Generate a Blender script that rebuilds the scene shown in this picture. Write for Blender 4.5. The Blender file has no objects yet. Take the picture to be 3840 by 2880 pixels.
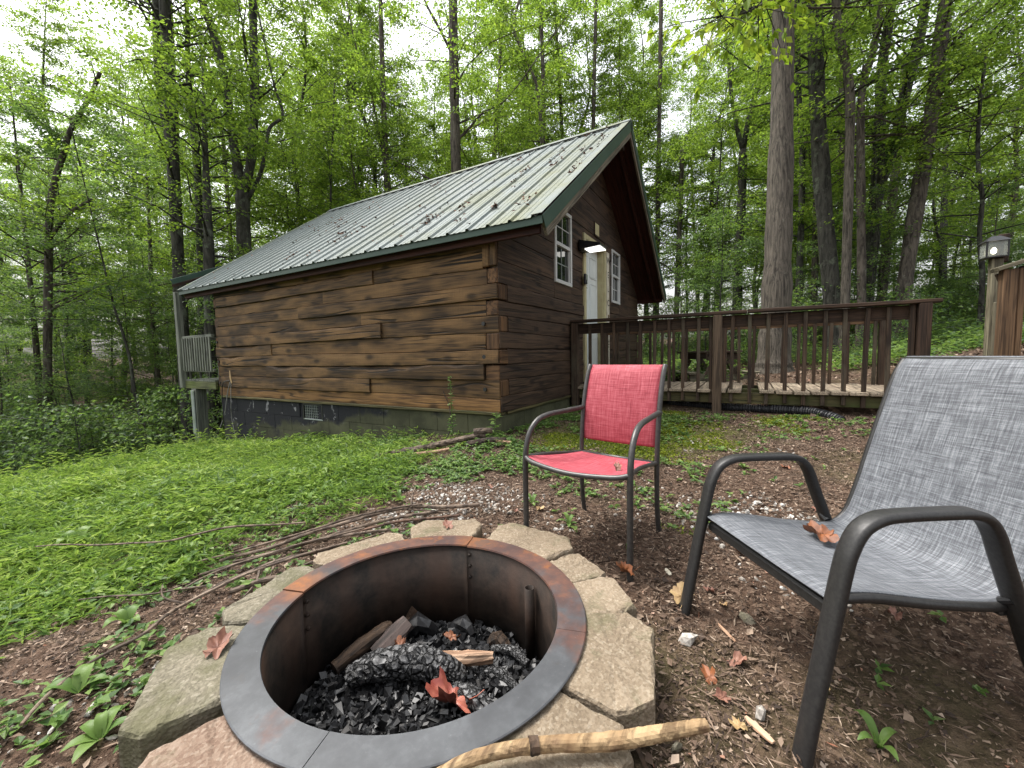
import bpy, math, random, numpy as np
from mathutils import Matrix, Vector
random.seed(11); RG=np.random.default_rng(11)
S=bpy.context.scene; COL=S.collection
A=np.array
# ------------------------------------------------------------------ camera, sky, sun, exposure
cam=bpy.data.cameras.new('camera'); cam.lens=14.3276; cam.sensor_width=36; cam.clip_start=.02; cam.clip_end=1200
co=bpy.data.objects.new('camera',cam); COL.objects.link(co); S.camera=co
yaw,pit,rol=1.0464,-.0705,.0200
CP=A([-3.3365,-2.0623,.95])
FW=A([math.sin(yaw)*math.cos(pit),math.cos(yaw)*math.cos(pit),math.sin(pit)])
rt=A([math.cos(yaw),-math.sin(yaw),0]); up=np.cross(rt,FW)
RT=math.cos(rol)*rt-math.sin(rol)*up; UP=math.sin(rol)*rt+math.cos(rol)*up
co.matrix_world=Matrix([[RT[0],UP[0],-FW[0],CP[0]],[RT[1],UP[1],-FW[1],CP[1]],[RT[2],UP[2],-FW[2],CP[2]],[0,0,0,1]])
SUN=Vector((-.04,.60,1.30)).normalized()      # towards the sun: high, over the clearing to the left
w=bpy.data.worlds.new('World'); S.world=w; w.use_nodes=True
nt=w.node_tree; nt.nodes.clear()
sk=nt.nodes.new('ShaderNodeTexSky'); sk.sky_type='NISHITA'; sk.sun_disc=False
sk.sun_elevation=math.asin(SUN.z); sk.sun_rotation=math.atan2(SUN.x,SUN.y); sk.dust_density=6; sk.air_density=1.6; sk.ozone_density=1
hs=nt.nodes.new('ShaderNodeHueSaturation'); hs.inputs['Saturation'].default_value=.22; hs.inputs['Value'].default_value=1.0
bg=nt.nodes.new('ShaderNodeBackground'); bg.inputs[1].default_value=.15
wo=nt.nodes.new('ShaderNodeOutputWorld')
nt.links.new(sk.outputs[0],hs.inputs['Color']); nt.links.new(hs.outputs[0],bg.inputs[0]); nt.links.new(bg.outputs[0],wo.inputs[0])
sl=bpy.data.lights.new('sun','SUN'); sl.energy=1.4; sl.angle=math.radians(14); sl.color=(1,.96,.9)
so=bpy.data.objects.new('sun',sl); COL.objects.link(so); so.rotation_euler=SUN.to_track_quat('Z','Y').to_euler()
S.view_settings.view_transform='Standard'; S.view_settings.look='None'; S.view_settings.exposure=1.45; S.view_settings.gamma=1
S.render.engine='CYCLES'
try:
    S.cycles.max_bounces=8; S.cycles.transparent_max_bounces=8; S.cycles.use_denoising=True
except Exception: pass
# ------------------------------------------------------------------ node helper
class G:
    def __init__(s,name):
        s.m=bpy.data.materials.new(name); s.m.use_nodes=True; s.t=s.m.node_tree; s.t.nodes.clear()
        s.o=s.t.nodes.new('ShaderNodeOutputMaterial')
    def put(s,sock,v):
        if isinstance(v,bpy.types.NodeSocket): s.t.links.new(v,sock)
        elif isinstance(v,(tuple,list)) and len(v)==3 and sock.type=='RGBA': sock.default_value=(*v,1)
        else: sock.default_value=v
    def n(s,typ,ins={},out=0,**pr):
        d=s.t.nodes.new('ShaderNode'+typ)
        for k,v in pr.items(): setattr(d,k,v)
        for k,v in ins.items(): s.put(d.inputs[k],v)
        return d.outputs[out]
    def co(s,kind='Object',rand=True,scale=(1,1,1)):
        v=s.n('TexCoord',out=kind)
        if rand:
            r=s.n('ObjectInfo',out='Random'); v=s.n('VectorMath',{0:v,1:s.n('VectorMath',{0:(37.,71.,53.),'Scale':r},operation='SCALE')},operation='ADD')
        if scale!=(1,1,1): v=s.n('VectorMath',{0:v,1:scale},operation='MULTIPLY')
        return v
    def sc(s,v,scale): return s.n('VectorMath',{0:v,1:scale},operation='MULTIPLY')
    def noise(s,v,sc=5,det=4,ro=.55,dist=0): return s.n('TexNoise',{'Vector':v,'Scale':sc,'Detail':det,'Roughness':ro,'Distortion':dist})
    def ramp(s,f,st,interp='LINEAR'):
        d=s.t.nodes.new('ShaderNodeValToRGB'); d.color_ramp.interpolation=interp; e=d.color_ramp.elements
        while len(e)<len(st): e.new(.5)
        for i,(p,c) in enumerate(st):
            e[i].position=p; e[i].color=(*c,1) if isinstance(c,(tuple,list)) else (c,c,c,1)
        s.put(d.inputs[0],f); return d.outputs[0]
    def mix(s,f,a,b,bt='MIX'):
        d=s.t.nodes.new('ShaderNodeMix'); d.data_type='RGBA'; d.blend_type=bt
        s.put(d.inputs[0],f); s.put(d.inputs[6],a); s.put(d.inputs[7],b); return d.outputs[2]
    def ma(s,op,a,b=0.,c=0.):
        d=s.t.nodes.new('ShaderNodeMath'); d.operation=op
        s.put(d.inputs[0],a); s.put(d.inputs[1],b); s.put(d.inputs[2],c); return d.outputs[0]
    def bump(s,h,st=.5,di=.01,nrm=None):
        i={'Height':h,'Strength':st,'Distance':di}
        if nrm: i['Normal']=nrm
        return s.n('Bump',i)
    def pr(s,col,ro=.7,nrm=None,me=0.,sp=.5,**kw):
        i={'Base Color':col,'Roughness':ro,'Metallic':me,'Specular IOR Level':sp}; i.update(kw)
        if nrm: i['Normal']=nrm
        return s.n('BsdfPrincipled',i)
    def end(s,sh): s.t.links.new(sh,s.o.inputs[0]); return s.m
MAT={}
# wood in local X grain -------------------------------------------------
def wood(name,dark,light,grain=1.,weather=None,rough=.75,bump=.4,saw=0.,knots=True,crack=.5,tone=(.8,1.15)):
    g=G(name); v=g.co()
    gr=g.noise(g.sc(v,(1.2,28*grain,28*grain)),1,5,.6,.6)
    br=g.noise(g.sc(v,(.7,2.2,2.2)),1,3,.6)
    col=g.mix(g.ramp(gr,[(.3,0.),(.7,1.)]),dark,light)
    col=g.mix(g.ramp(br,[(.35,0.),(.68,.75)]),col,dark)
    fg=g.noise(g.sc(v,(2.5,75*grain,75*grain)),1,3,.6); col=g.mix(g.ramp(fg,[(.40,.85),(.54,0.)]),col,tuple(c*.5 for c in dark))
    col=g.mix(1.,col,g.n('CombineColor',{0:g.n('MapRange',{0:g.n('ObjectInfo',out='Random'),3:tone[0],4:tone[1]}),1:g.n('MapRange',{0:g.n('ObjectInfo',out='Random'),3:tone[0],4:tone[1]}),2:g.n('MapRange',{0:g.n('ObjectInfo',out='Random'),3:tone[0],4:tone[1]})}),'MULTIPLY')
    h=gr
    if saw:
        sm=g.n('TexWave',{'Vector':g.sc(v,(1,.06,.06)),'Scale':26.,'Distortion':2.,'Detail':2.,'Detail Scale':1.},bands_direction='X')
        sm=g.ma('MULTIPLY',sm,g.ramp(g.noise(g.sc(v,(1.1,3,3)),1.3,2),[(.42,0.),(.6,1.)]))
        col=g.mix(g.ma('MULTIPLY',sm,saw),col,tuple(c*1.55 for c in light)); h=g.ma('ADD',h,g.ma('MULTIPLY',sm,.5))
    if crack:
        ck=g.noise(g.sc(v,(.45,9,9)),1,2,.5,.4)
        ck=g.ramp(g.ma('ABSOLUTE',g.ma('SUBTRACT',ck,.5)),[(.0,1.),(.012,.9),(.026,0.)])
        ck=g.ma('MULTIPLY',ck,g.ramp(g.noise(g.sc(v,(.9,2,2)),1,1),[(.45,0.),(.55,1.)]))
        col=g.mix(g.ma('MULTIPLY',ck,crack),col,(.008,.005,.003)); h=g.ma('SUBTRACT',h,g.ma('MULTIPLY',ck,1.5))
    if knots:
        vo=g.t.nodes.new('ShaderNodeTexVoronoi'); vo.voronoi_dimensions='2D'; kx=g.t.nodes.new('ShaderNodeSeparateXYZ'); g.put(kx.inputs[0],v); g.put(vo.inputs['Vector'],g.n('CombineXYZ',{0:g.ma('MULTIPLY',kx.outputs[0],1.5),1:g.ma('MULTIPLY',g.ma('ADD',kx.outputs[1],kx.outputs[2]),3.2)})); vo.inputs['Scale'].default_value=1.
        kd=g.ramp(g.ma('ADD',vo.outputs['Distance'],g.ma('MULTIPLY',gr,.05)),[(.06,1.),(.10,.75),(.13,.3),(.17,0.)])
        col=g.mix(g.ma('MULTIPLY',kd,.85),col,tuple(c*.45 for c in dark))
    if weather: col=g.mix(g.ramp(g.noise(g.sc(v,(.55,1.5,1.5)),weather[0],6,.7),[(weather[2],0.),(weather[2]+.18,.85)]),col,weather[1])
    return g.end(g.pr(col,rough,g.bump(h,bump,.004),sp=.3))
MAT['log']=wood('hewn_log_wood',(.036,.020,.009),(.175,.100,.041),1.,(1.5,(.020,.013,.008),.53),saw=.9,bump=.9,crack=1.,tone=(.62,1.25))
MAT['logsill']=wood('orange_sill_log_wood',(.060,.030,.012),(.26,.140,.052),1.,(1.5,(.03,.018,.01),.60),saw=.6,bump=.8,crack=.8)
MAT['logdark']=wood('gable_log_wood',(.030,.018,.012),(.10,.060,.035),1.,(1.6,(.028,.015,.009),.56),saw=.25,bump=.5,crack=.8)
MAT['endgrain']=wood('log_end_wood',(.055,.028,.013),(.17,.09,.04),.4,saw=0,crack=.3)
MAT['soffit']=wood('soffit_plywood',(.03,.008,.005),(.075,.022,.012),.5,saw=0,knots=False,crack=0)
MAT['fascia']=wood('grey_fascia_wood',(.10,.085,.06),(.30,.26,.19),1.,(6,(.06,.045,.03),.55),crack=.4)
MAT['deck']=wood('red_brown_deck_wood',(.036,.022,.014),(.115,.072,.044),1.3,(2.5,(.085,.074,.050),.50),crack=.4)
MAT['rail']=wood('dark_rail_wood',(.028,.016,.010),(.085,.048,.028),1.3,(2.5,(.04,.035,.025),.58),crack=.4)
MAT['plank']=wood('weathered_deck_plank',(.20,.155,.11),(.46,.38,.28),1.2,(3,(.16,.14,.09),.6),crack=.4)
MAT['mossy']=wood('mossy_stringer_wood',(.05,.045,.018),(.16,.13,.055),1.,(1.6,(.05,.065,.015),.5),crack=.3)
MAT['postbrown']=wood('faded_brown_post_wood',(.055,.036,.022),(.15,.105,.068),1.2,(2.5,(.09,.075,.05),.52),crack=.5)
MAT['porch']=wood('grey_porch_wood',(.10,.11,.09),(.27,.28,.23),1.3,(2,(.10,.12,.06),.58),crack=.4)
MAT['mossbeam']=wood('moss_covered_beam',(.07,.075,.03),(.20,.21,.10),1.,(1.2,(.09,.13,.015),.42),crack=.2)
MAT['post']=wood('orange_post_wood',(.09,.052,.028),(.26,.155,.082),1.2,crack=.3)
MAT['postgrey']=wood('grey_green_post_wood',(.12,.105,.07),(.30,.27,.18),1.2,crack=.3)
MAT['peeled']=wood('peeled_branch_wood',(.17,.105,.052),(.40,.295,.165),.8,(11,(.085,.045,.025),.50),crack=.6,knots=False)
MAT['split']=wood('split_wood',(.30,.17,.10),(.62,.46,.33),.8,crack=.5,knots=False)
MAT['bark']=wood('stick_bark',(.075,.052,.038),(.27,.205,.15),.5,(9,(.26,.22,.17),.62),bump=.8,knots=False)
MAT['brownstick']=wood('red_brown_stick_bark',(.06,.033,.022),(.21,.125,.085),.5,(9,(.24,.19,.15),.62),bump=.8,knots=False)
MAT['burnt']=wood('scorched_bark',(.012,.009,.007),(.10,.06,.035),.5,(9,(.22,.13,.06),.68),bump=.8,knots=False)
MAT['board']=wood('scorched_board',(.03,.023,.02),(.12,.085,.075),.8,knots=False)
def tbark(name,dark,light,lich,sx=9,li=.58):
    g=G(name); v=g.co()
    r=g.noise(g.sc(v,(sx,sx,1.6)),1.6,5,.65,.8); f=g.noise(v,28,3)
    col=g.mix(g.ramp(r,[(.36,0.),(.64,1.)]),dark,light)
    col=g.mix(g.ramp(g.noise(v,3.2,5,.7),[(li,0.),(li+.10,.8)]),col,lich)
    return g.end(g.pr(col,.9,g.bump(g.ma('ADD',r,g.ma('MULTIPLY',f,.3)),.9,.03),sp=.2))
MAT['bark_a']=tbark('grey_brown_tree_bark',(.026,.022,.018),(.115,.098,.080),(.16,.165,.13))
MAT['bark_b']=tbark('dark_mossy_tree_bark',(.016,.0155,.013),(.066,.064,.053),(.115,.13,.095),7,.55)
MAT['bark_c']=tbark('pale_ridged_tree_bark',(.030,.0265,.0215),(.128,.111,.090),(.20,.19,.15),17,.64)
def leafmat(name,cols,tr,sp=.35,trans=.5):
    g=G(name); r=g.n('NewGeometry',out='Random Per Island'); o=g.n('ObjectInfo',out='Random')
    v=g.co(rand=True); nz=g.noise(v,.55,3)
    f=g.ma('ADD',g.ma('MULTIPLY',r,.55),g.ma('MULTIPLY',nz,.6)); f=g.ma('ADD',f,g.ma('MULTIPLY',g.ma('SUBTRACT',o,.5),.18))
    c=g.ramp(f,[(.30+.5*i/(len(cols)-1),k) for i,k in enumerate(cols)])
    d=g.pr(c,.5,sp=sp); t=g.n('BsdfTranslucent',{'Color':g.mix(.5,c,tr,'ADD')})
    return g.end(g.n('MixShader',{0:trans,1:d,2:t}))
MAT['leaf']=leafmat('forest_leaf',[(.022,.052,.015),(.050,.105,.020),(.095,.166,.024),(.165,.235,.030)],(.25,.36,.03),.30,.60)
MAT['leafcool']=leafmat('understory_leaf',[(.028,.060,.024),(.050,.102,.032),(.086,.152,.036),(.14,.21,.042)],(.18,.28,.04),.40,.50)
MAT['leafnear']=leafmat('bright_overhanging_leaf',[(.09,.16,.015),(.14,.22,.018),(.20,.28,.025),(.26,.32,.04)],(.15,.20,.01),.3,.55)
MAT['grass']=leafmat('stiltgrass_blade',[(.055,.110,.020),(.105,.185,.030),(.165,.255,.042),(.25,.33,.07)],(.13,.19,.02),.28,.45)
MAT['weed']=leafmat('weed_leaf',[(.045,.095,.022),(.080,.150,.032),(.125,.205,.045),(.18,.26,.07)],(.08,.13,.02),.35,.4)
MAT['moss']=leafmat('moss',[(.06,.09,.012),(.10,.14,.014),(.15,.19,.016),(.22,.25,.02)],(.06,.08,.005),.2,.25)
def isl(name,st,ro=.8,sp=.3,bs=None):
    g=G(name); r=g.n('NewGeometry',out='Random Per Island'); c=g.ramp(r,st,'LINEAR')
    nrm=None
    if bs: 
        n=g.noise(g.co(rand=False),bs,3); nrm=g.bump(n,.6,.004); c=g.mix(g.ramp(n,[(.35,.6),(.6,0.)]),c,(.02,.012,.008))
    return g.end(g.pr(c,ro,nrm,sp=sp))
MAT['litter']=isl('leaf_litter',[(0,(.022,.014,.010)),(.30,(.062,.040,.027)),(.55,(.115,.076,.052)),(.80,(.175,.124,.088)),(.93,(.24,.178,.13)),(.985,(.33,.26,.20)),(1,(.20,.08,.045))])
MAT['gravel']=isl('limestone_gravel',[(0,(.20,.175,.145)),(.5,(.36,.33,.29)),(1,(.60,.58,.54))],.85,.3,60)
MAT['dead']=isl('dead_leaf_brown',[(0,(.16,.055,.022)),(.5,(.27,.10,.035)),(1,(.36,.17,.07))],.6,.4,50)
MAT['rooflitter']=isl('roof_leaf_litter',[(0,(.03,.014,.010)),(.5,(.10,.045,.030)),(1,(.22,.11,.065))])
def simple(name,col,ro=.5,me=0.,sp=.5,nz=None,bump=0.,nsc=20):
    g=G(name); c=col; nrm=None
    if nz or bump:
        n=g.noise(g.co(),nsc,5)
        if nz: c=g.mix(g.ramp(n,[(.4,0.),(.65,1.)]),col,nz)
        if bump: nrm=g.bump(n,bump,.003)
    return g.end(g.pr(c,ro,nrm,me,sp))
MAT['green']=simple('green_metal_trim',(.014,.042,.026),.45,.0,.4,(.024,.055,.036),0,4)
MAT['frame']=simple('dark_grey_powder_coat',(.040,.038,.037),.40,.35,.5,(.058,.055,.052),.12,60)
MAT['frame2']=simple('black_brown_powder_coat',(.015,.0145,.0145),.45,.1,.4,(.024,.023,.022),.15,120)
MAT['white']=simple('white_vinyl',(.52,.53,.52),.4)
MAT['doorw']=simple('white_door_paint',(.66,.70,.69),.45,nz=(.58,.62,.60),nsc=3)
MAT['cream']=simple('cream_trim_paint',(.46,.42,.24),.5,nz=(.36,.31,.17),nsc=5)
MAT['black']=simple('black_plastic',(.012,.012,.013),.4)
MAT['sign']=simple('whitewashed_sign_board',(.62,.58,.48),.6,nz=(.45,.40,.30),nsc=9)
MAT['letter']=simple('black_letter_paint',(.015,.013,.012),.6)
MAT['hose']=simple('black_corrugated_hose',(.010,.010,.012),.6)
MAT['pvc']=simple('grey_conduit',(.22,.25,.24),.5,nz=(.15,.18,.14),nsc=6)
MAT['cable']=simple('grey_cable',(.16,.16,.15),.5)
MAT['glass']=G('window_glass'); MAT['glass']=MAT['glass'].end(MAT['glass'].pr((.012,.016,.014),.03,None,0,.9))
g=G('lamp_glass'); MAT['lampglass']=g.end(g.n('MixShader',{0:.55,1:g.pr((.30,.32,.30),.15),2:g.n('BsdfTransparent',{'Color':(.9,.92,.9)})}))
g=G('glowing_bulb'); MAT['bulb']=g.end(g.n('Emission',{'Color':(1,.86,.62),'Strength':6.}))
g=G('glowing_led_panel'); MAT['led']=g.end(g.n('Emission',{'Color':(1,.97,.90),'Strength':.9}))
def m_roof():
    g=G('pale_green_metal_roofing'); v=g.co('Object',False)
    st=g.noise(g.sc(v,(.9,14,.9)),1,4,.6); bl=g.noise(v,1.1,5,.65)
    c=g.mix(g.ramp(st,[(.35,0.),(.7,1.)]),(.098,.120,.114),(.150,.172,.168))
    yy=g.n('SeparateXYZ',{0:v},out=1)                                # algae is thickest near the front rake, in the tree drip
    al=g.ma('MULTIPLY',g.ramp(bl,[(.42,0.),(.62,1.)]),g.n('MapRange',{0:yy,1:3.2,2:-.4,3:.05,4:.85}))
    c=g.mix(al,c,(.115,.122,.058))
    sp=g.noise(v,42,2); c=g.mix(g.ramp(sp,[(.66,0.),(.72,.55)]),c,(.10,.10,.08))
    return g.end(g.pr(c,g.n('MapRange',{0:bl,3:.55,4:.75}),g.bump(sp,.08,.003),.0,.25))
MAT['roof']=m_roof()
def m_steel():
    g=G('fire_ring_steel'); v=g.co('Object',False)
    c=g.mix(g.ramp(g.noise(v,5,5,.6),[(.35,0.),(.65,1.)]),(.042,.044,.048),(.085,.090,.097))
    x=g.n('SeparateXYZ',{0:v},out=0); y=g.n('SeparateXYZ',{0:v},out=1)
    far=g.n('MapRange',{0:g.ma('ADD',g.ma('MULTIPLY',x,.80),g.ma('MULTIPLY',y,.42)),1:-.26,2:.30,3:-.11,4:.20})   # rust where the far side stays wet
    rn=g.noise(v,5.5,5,.6)
    rust=g.ramp(g.ma('ADD',rn,far),[(.50,0.),(.62,1.)])
    c=g.mix(rust,c,g.mix(g.ramp(g.noise(v,14,4),[(.40,0.),(.66,1.)]),(.075,.040,.034),(.155,.070,.045)))
    og=g.ramp(g.ma('ADD',g.noise(v,9,5,.65),g.ma('MULTIPLY',far,.4)),[(.64,0.),(.70,1.)]); c=g.mix(g.ma('MULTIPLY',og,.7),c,(.24,.09,.03))
    for sx_,sy_ in ((-.125,.475),(.475,.105)):                                                           # bare orange rust at the two raised seam ends
        dd=g.n('VectorMath',{0:v,1:(sx_,sy_,.13)},out=1,operation='DISTANCE'); dd=g.ma('ADD',dd,g.ma('MULTIPLY',g.ma('SUBTRACT',rn,.5),.22)); c=g.mix(g.ramp(dd,[(.04,.85),(.10,0.)]),c,(.25,.095,.03))
    sp=g.noise(v,120,3); c=g.mix(g.ramp(sp,[(.70,0.),(.76,.4)]),c,(.16,.165,.165)); c=g.mix(g.ramp(g.noise(v,30,5,.7),[(.45,.35),(.6,0.)]),c,(.035,.036,.040))
    stn=g.ramp(g.noise(v,7,5,.7),[(.60,0.),(.64,.55)]); c=g.mix(stn,c,(.05,.048,.048))
    return g.end(g.pr(c,.48,g.bump(sp,.1,.002),.35,.5))
MAT['steel']=m_steel()
def m_steelin():
    g=G('sooty_ring_wall'); v=g.co('Object',False); n=g.noise(v,16,6,.7); n2=g.noise(g.sc(v,(1,1,.35)),6,4)
    c=g.mix(g.ramp(n,[(.35,0.),(.7,1.)]),(.005,.004,.003),(.032,.022,.016)); c=g.mix(g.ramp(n2,[(.45,0.),(.7,.7)]),c,(.046,.024,.015))
    return g.end(g.pr(c,.7,g.bump(n,.5,.004),.1,.3))
MAT['steelin']=m_steelin()
def m_block(name,base,base2,moss):
    g=G(name); v=g.co(); n=g.noise(v,3.5,5,.65); a=g.n('TexVoronoi',{'Vector':v,'Scale':130.},out='Color'); f=g.noise(v,150,3)
    c=g.mix(g.ramp(n,[(.35,0.),(.65,1.)]),base,base2)
    c=g.mix(.18,c,g.ramp(g.n('SeparateColor',{0:a},out=0),[(0,(.06,.048,.036)),(.5,(.215,.18,.135)),(.9,(.40,.355,.28)),(1,(.55,.50,.40))]))
    c=g.mix(g.ramp(g.noise(v,5,6,.7),[(moss,0.),(moss+.15,.75)]),c,(.085,.082,.045))
    h=g.ma('ADD',f,g.ma('MULTIPLY',g.n('TexVoronoi',{'Vector':v,'Scale':110.},out='Distance'),1.2))
    return g.end(g.pr(c,.95,g.bump(h,.6,.004),sp=.15))
MAT['block_tan']=m_block('tan_concrete_block',(.135,.103,.070),(.205,.160,.112),.55)
MAT['block_moss']=m_block('mossy_concrete_block',(.090,.083,.060),(.155,.138,.102),.44)
MAT['block_red']=m_block('reddish_concrete_block',(.14,.090,.066),(.20,.14,.105),.60)
def m_found():
    g=G('painted_block_foundation'); v=g.co('Generated',False); w_=g.n('NewGeometry',out='Position'); n=g.noise(w_,2.0,5,.65); f=g.noise(w_,40,4)
    c=g.mix(g.ramp(n,[(.4,0.),(.6,1.)]),(.036,.038,.021),(.070,.072,.040))
    z=g.n('SeparateXYZ',{0:w_},out=2); y=g.n('SeparateXYZ',{0:w_},out=1)
    tar=g.ma('ADD',g.ma('MULTIPLY',g.n('MapRange',{0:z,1:-.02,2:.30}),.7),g.n('MapRange',{0:y,1:0.4,2:4.2,3:-.55,4:.45}))   # black damp-proof coat, thickest at the far end
    tar=g.ramp(g.ma('ADD',tar,g.ma('MULTIPLY',g.ma('SUBTRACT',n,.5),1.1)),[(.36,0.),(.50,1.)])
    c=g.mix(tar,c,(.012,.013,.016))
    wh=g.noise(g.sc(w_,(3,3,2.2)),2.6,5,.7,.8); c=g.mix(g.ma('MULTIPLY',tar,g.ramp(wh,[(.61,0.),(.66,.75)])),c,(.26,.26,.27))
    return g.end(g.pr(c,.85,g.bump(f,.6,.006),sp=.25))
MAT['found']=m_found()
MAT['mortar']=MAT['found']
def m_sling(name,base,light,dark,sc):
    g=G(name); uv=g.n('TexCoord',out='UV')
    a=g.noise(g.sc(uv,(sc*1.0,sc*.06,1)),1,3,.7); b=g.noise(g.sc(uv,(sc*.06,sc*1.0,1)),1,3,.7)
    a2=g.noise(g.sc(uv,(sc*3.5,sc*.05,1)),1,2,.6); b2=g.noise(g.sc(uv,(sc*.05,sc*3.5,1)),1,2,.6)
    t=g.ma('ADD',g.ma('ADD',a,b),g.ma('MULTIPLY',g.ma('ADD',a2,b2),.8))
    c=g.ramp(g.ma('MULTIPLY',t,.28),[(.40,dark),(.50,base),(.60,light)])
    we=g.n('TexChecker',{'Vector':uv,'Scale':sc*4.,0:uv},out=1)
    c=g.mix(g.ma('MULTIPLY',we,.16),c,dark)
    st=g.noise(uv,3.2,5,.7); c=g.mix(g.ramp(st,[(.62,0.),(.75,.35)]),c,tuple(k*.55 for k in dark))
    d=g.pr(c,.65,g.bump(g.ma('ADD',t,g.ma('MULTIPLY',we,.4)),.25,.002),sp=.35); tr=g.n('BsdfTranslucent',{'Color':c})
    return g.end(g.n('MixShader',{0:.18,1:d,2:tr}))
MAT['redsling']=m_sling('red_sling_fabric',(.37,.055,.075),(.54,.15,.175),(.20,.022,.034),150)
MAT['greysling']=m_sling('grey_sling_fabric',(.118,.125,.138),(.265,.28,.30),(.045,.048,.056),170)
def m_char():
    g=G('charcoal'); v=g.co(); r=g.n('NewGeometry',out='Random Per Island'); n=g.noise(g.sc(v,(1,1,1)),55,4,.6)
    c=g.mix(g.ramp(n,[(.48,0.),(.68,1.)]),(.0035,.0035,.004),(.018,.0185,.020)); c=g.mix(g.ramp(r,[(.93,0.),(.99,.5)]),c,(.13,.125,.12))
    return g.end(g.pr(c,.45,None,0,.5))
MAT['char']=m_char()
def m_charlog():
    g=G('cracked_charred_log'); v=g.co('UV',False)
    vo=g.t.nodes.new('ShaderNodeTexVoronoi'); vo.feature='DISTANCE_TO_EDGE'; g.put(vo.inputs['Vector'],g.n('VectorMath',{0:v,1:g.n('VectorMath',{0:g.n('TexNoise',{'Vector':v,'Scale':.6,'Detail':3.},out=1),'Scale':1.6},operation='SCALE')},operation='ADD')); vo.inputs['Scale'].default_value=1.; vo.inputs['Randomness'].default_value=.9
    cr=g.ramp(vo.outputs['Distance'],[(.03,0.),(.13,1.)]); n=g.noise(v,2.2,4)
    c=g.mix(cr,(.004,.004,.004),g.mix(g.ramp(n,[(.42,0.),(.66,1.)]),(.012,.012,.013),(.12,.12,.12)))
    return g.end(g.pr(c,.5,g.bump(cr,1.,.006),0,.3))
MAT['charlog']=m_charlog()
MAT['ash']=simple('ash_bed',(.014,.013,.012),.95,nz=(.055,.052,.050),bump=.8,nsc=22)
MAT['redleaf']=simple('red_dead_leaf',(.17,.034,.024),.5,nz=(.30,.095,.06),bump=.5,nsc=22)
MAT['orangeleaf']=simple('orange_dead_leaf',(.19,.062,.018),.6,nz=(.10,.035,.015),bump=.4,nsc=30)
MAT['tanleaf']=simple('tan_dead_leaf',(.32,.22,.10),.6,nz=(.24,.15,.07),bump=.4,nsc=30)
MAT['brownleaf']=simple('red_brown_dead_leaf',(.13,.052,.034),.65,nz=(.22,.105,.068),bump=.4,nsc=40)
def m_ground():
    g=G('woodland_soil'); v=g.co('Object',False); a=g.noise(v,1.3,5,.6); b=g.noise(v,22,6,.7); c2=g.noise(v,90,3,.6); vo=g.n('TexVoronoi',{'Vector':v,'Scale':48.},out='Color')
    c=g.mix(g.ramp(b,[(.35,0.),(.66,1.)]),(.030,.018,.012),(.105,.067,.046))
    c=g.mix(g.ramp(g.n('SeparateColor',{0:vo},out=0),[(.66,0.),(.9,.6)]),c,(.17,.115,.082))
    c=g.mix(g.ramp(a,[(.52,0.),(.66,.5)]),c,(.055,.052,.022))
    x=g.n('SeparateXYZ',{0:v},out=0); y=g.n('SeparateXYZ',{0:v},out=1)
    mm=g.n('VectorMath',{0:g.sc(v,(1,1,0)),1:(.85,-1.05,0)},out=1,operation='DISTANCE'); mm=g.ma('ADD',g.n('MapRange',{0:mm,1:.5,2:1.7,3:.30,4:-.25}),g.noise(v,2.4,5,.65)); c=g.mix(g.ramp(mm,[(.52,0.),(.66,.8)]),c,(.075,.085,.016))   # moss film
    gm=g.ma('MULTIPLY',g.n('MapRange',{0:y,1:.1,2:.9}),g.n('MapRange',{0:x,1:.4,2:-.6}))        # the grassy bank is green to the soil
    c=g.mix(g.ma('MULTIPLY',gm,.75),c,(.045,.070,.020))
    return g.end(g.pr(c,.95,g.bump(g.ma('ADD',b,g.ma('MULTIPLY',c2,.4)),.9,.03),sp=.15))
MAT['ground']=m_ground()
# ------------------------------------------------------------------ mesh helpers
def mesh(V,F,name='m',smooth=False,uv=None):
    me=bpy.data.meshes.new(name); me.from_pydata([tuple(map(float,v)) for v in V],[],[tuple(map(int,f)) for f in F]); 
    if smooth: me.polygons.foreach_set('use_smooth',[True]*len(me.polygons))
    if uv is not None:
        l=me.uv_layers.new(name='UVMap'); vi=np.zeros(len(me.loops),int); me.loops.foreach_get('vertex_index',vi); l.data.foreach_set('uv',np.asarray(uv,float)[vi].ravel())
    me.update(); return me
def nmesh(V,F,name='n',smooth=False):            # V (n,3), F (m,k): fast
    V=np.ascontiguousarray(V,np.float32); F=np.ascontiguousarray(F,np.int32); m,k=F.shape
    me=bpy.data.meshes.new(name); me.vertices.add(len(V)); me.vertices.foreach_set('co',V.ravel()); me.loops.add(m*k); me.loops.foreach_set('vertex_index',F.ravel())
    me.polygons.add(m); me.polygons.foreach_set('loop_start',np.arange(0,m*k,k,dtype=np.int32))
    try: me.polygons.foreach_set('loop_total',np.full(m,k,np.int32))
    except Exception: pass
    me.polygons.foreach_set('use_smooth',np.full(m,bool(smooth)))
    me.update(calc_edges=True); return me
def ob(name,me,mt=None,parent=None,mw=None,loc=None):
    o=bpy.data.objects.new(name,me); COL.objects.link(o)
    if mt is not None and len(me.materials)==0: me.materials.append(MAT[mt] if isinstance(mt,str) else mt)
    if parent is not None:
        o.parent=parent; o.matrix_parent_inverse=WM(parent).inverted()
    if mw is not None: o.matrix_basis=mw
    if loc is not None: o.location=loc
    return o
def WM(o):
    if o.parent is None: return o.matrix_basis.copy()
    return WM(o.parent)@o.matrix_parent_inverse@o.matrix_basis
def tag(o,label,cat,group=None,kind=None):
    if label: o['label']=label
    if cat: o['category']=cat
    if group: o['group']=group
    if kind: o['kind']=kind
    return o
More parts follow.
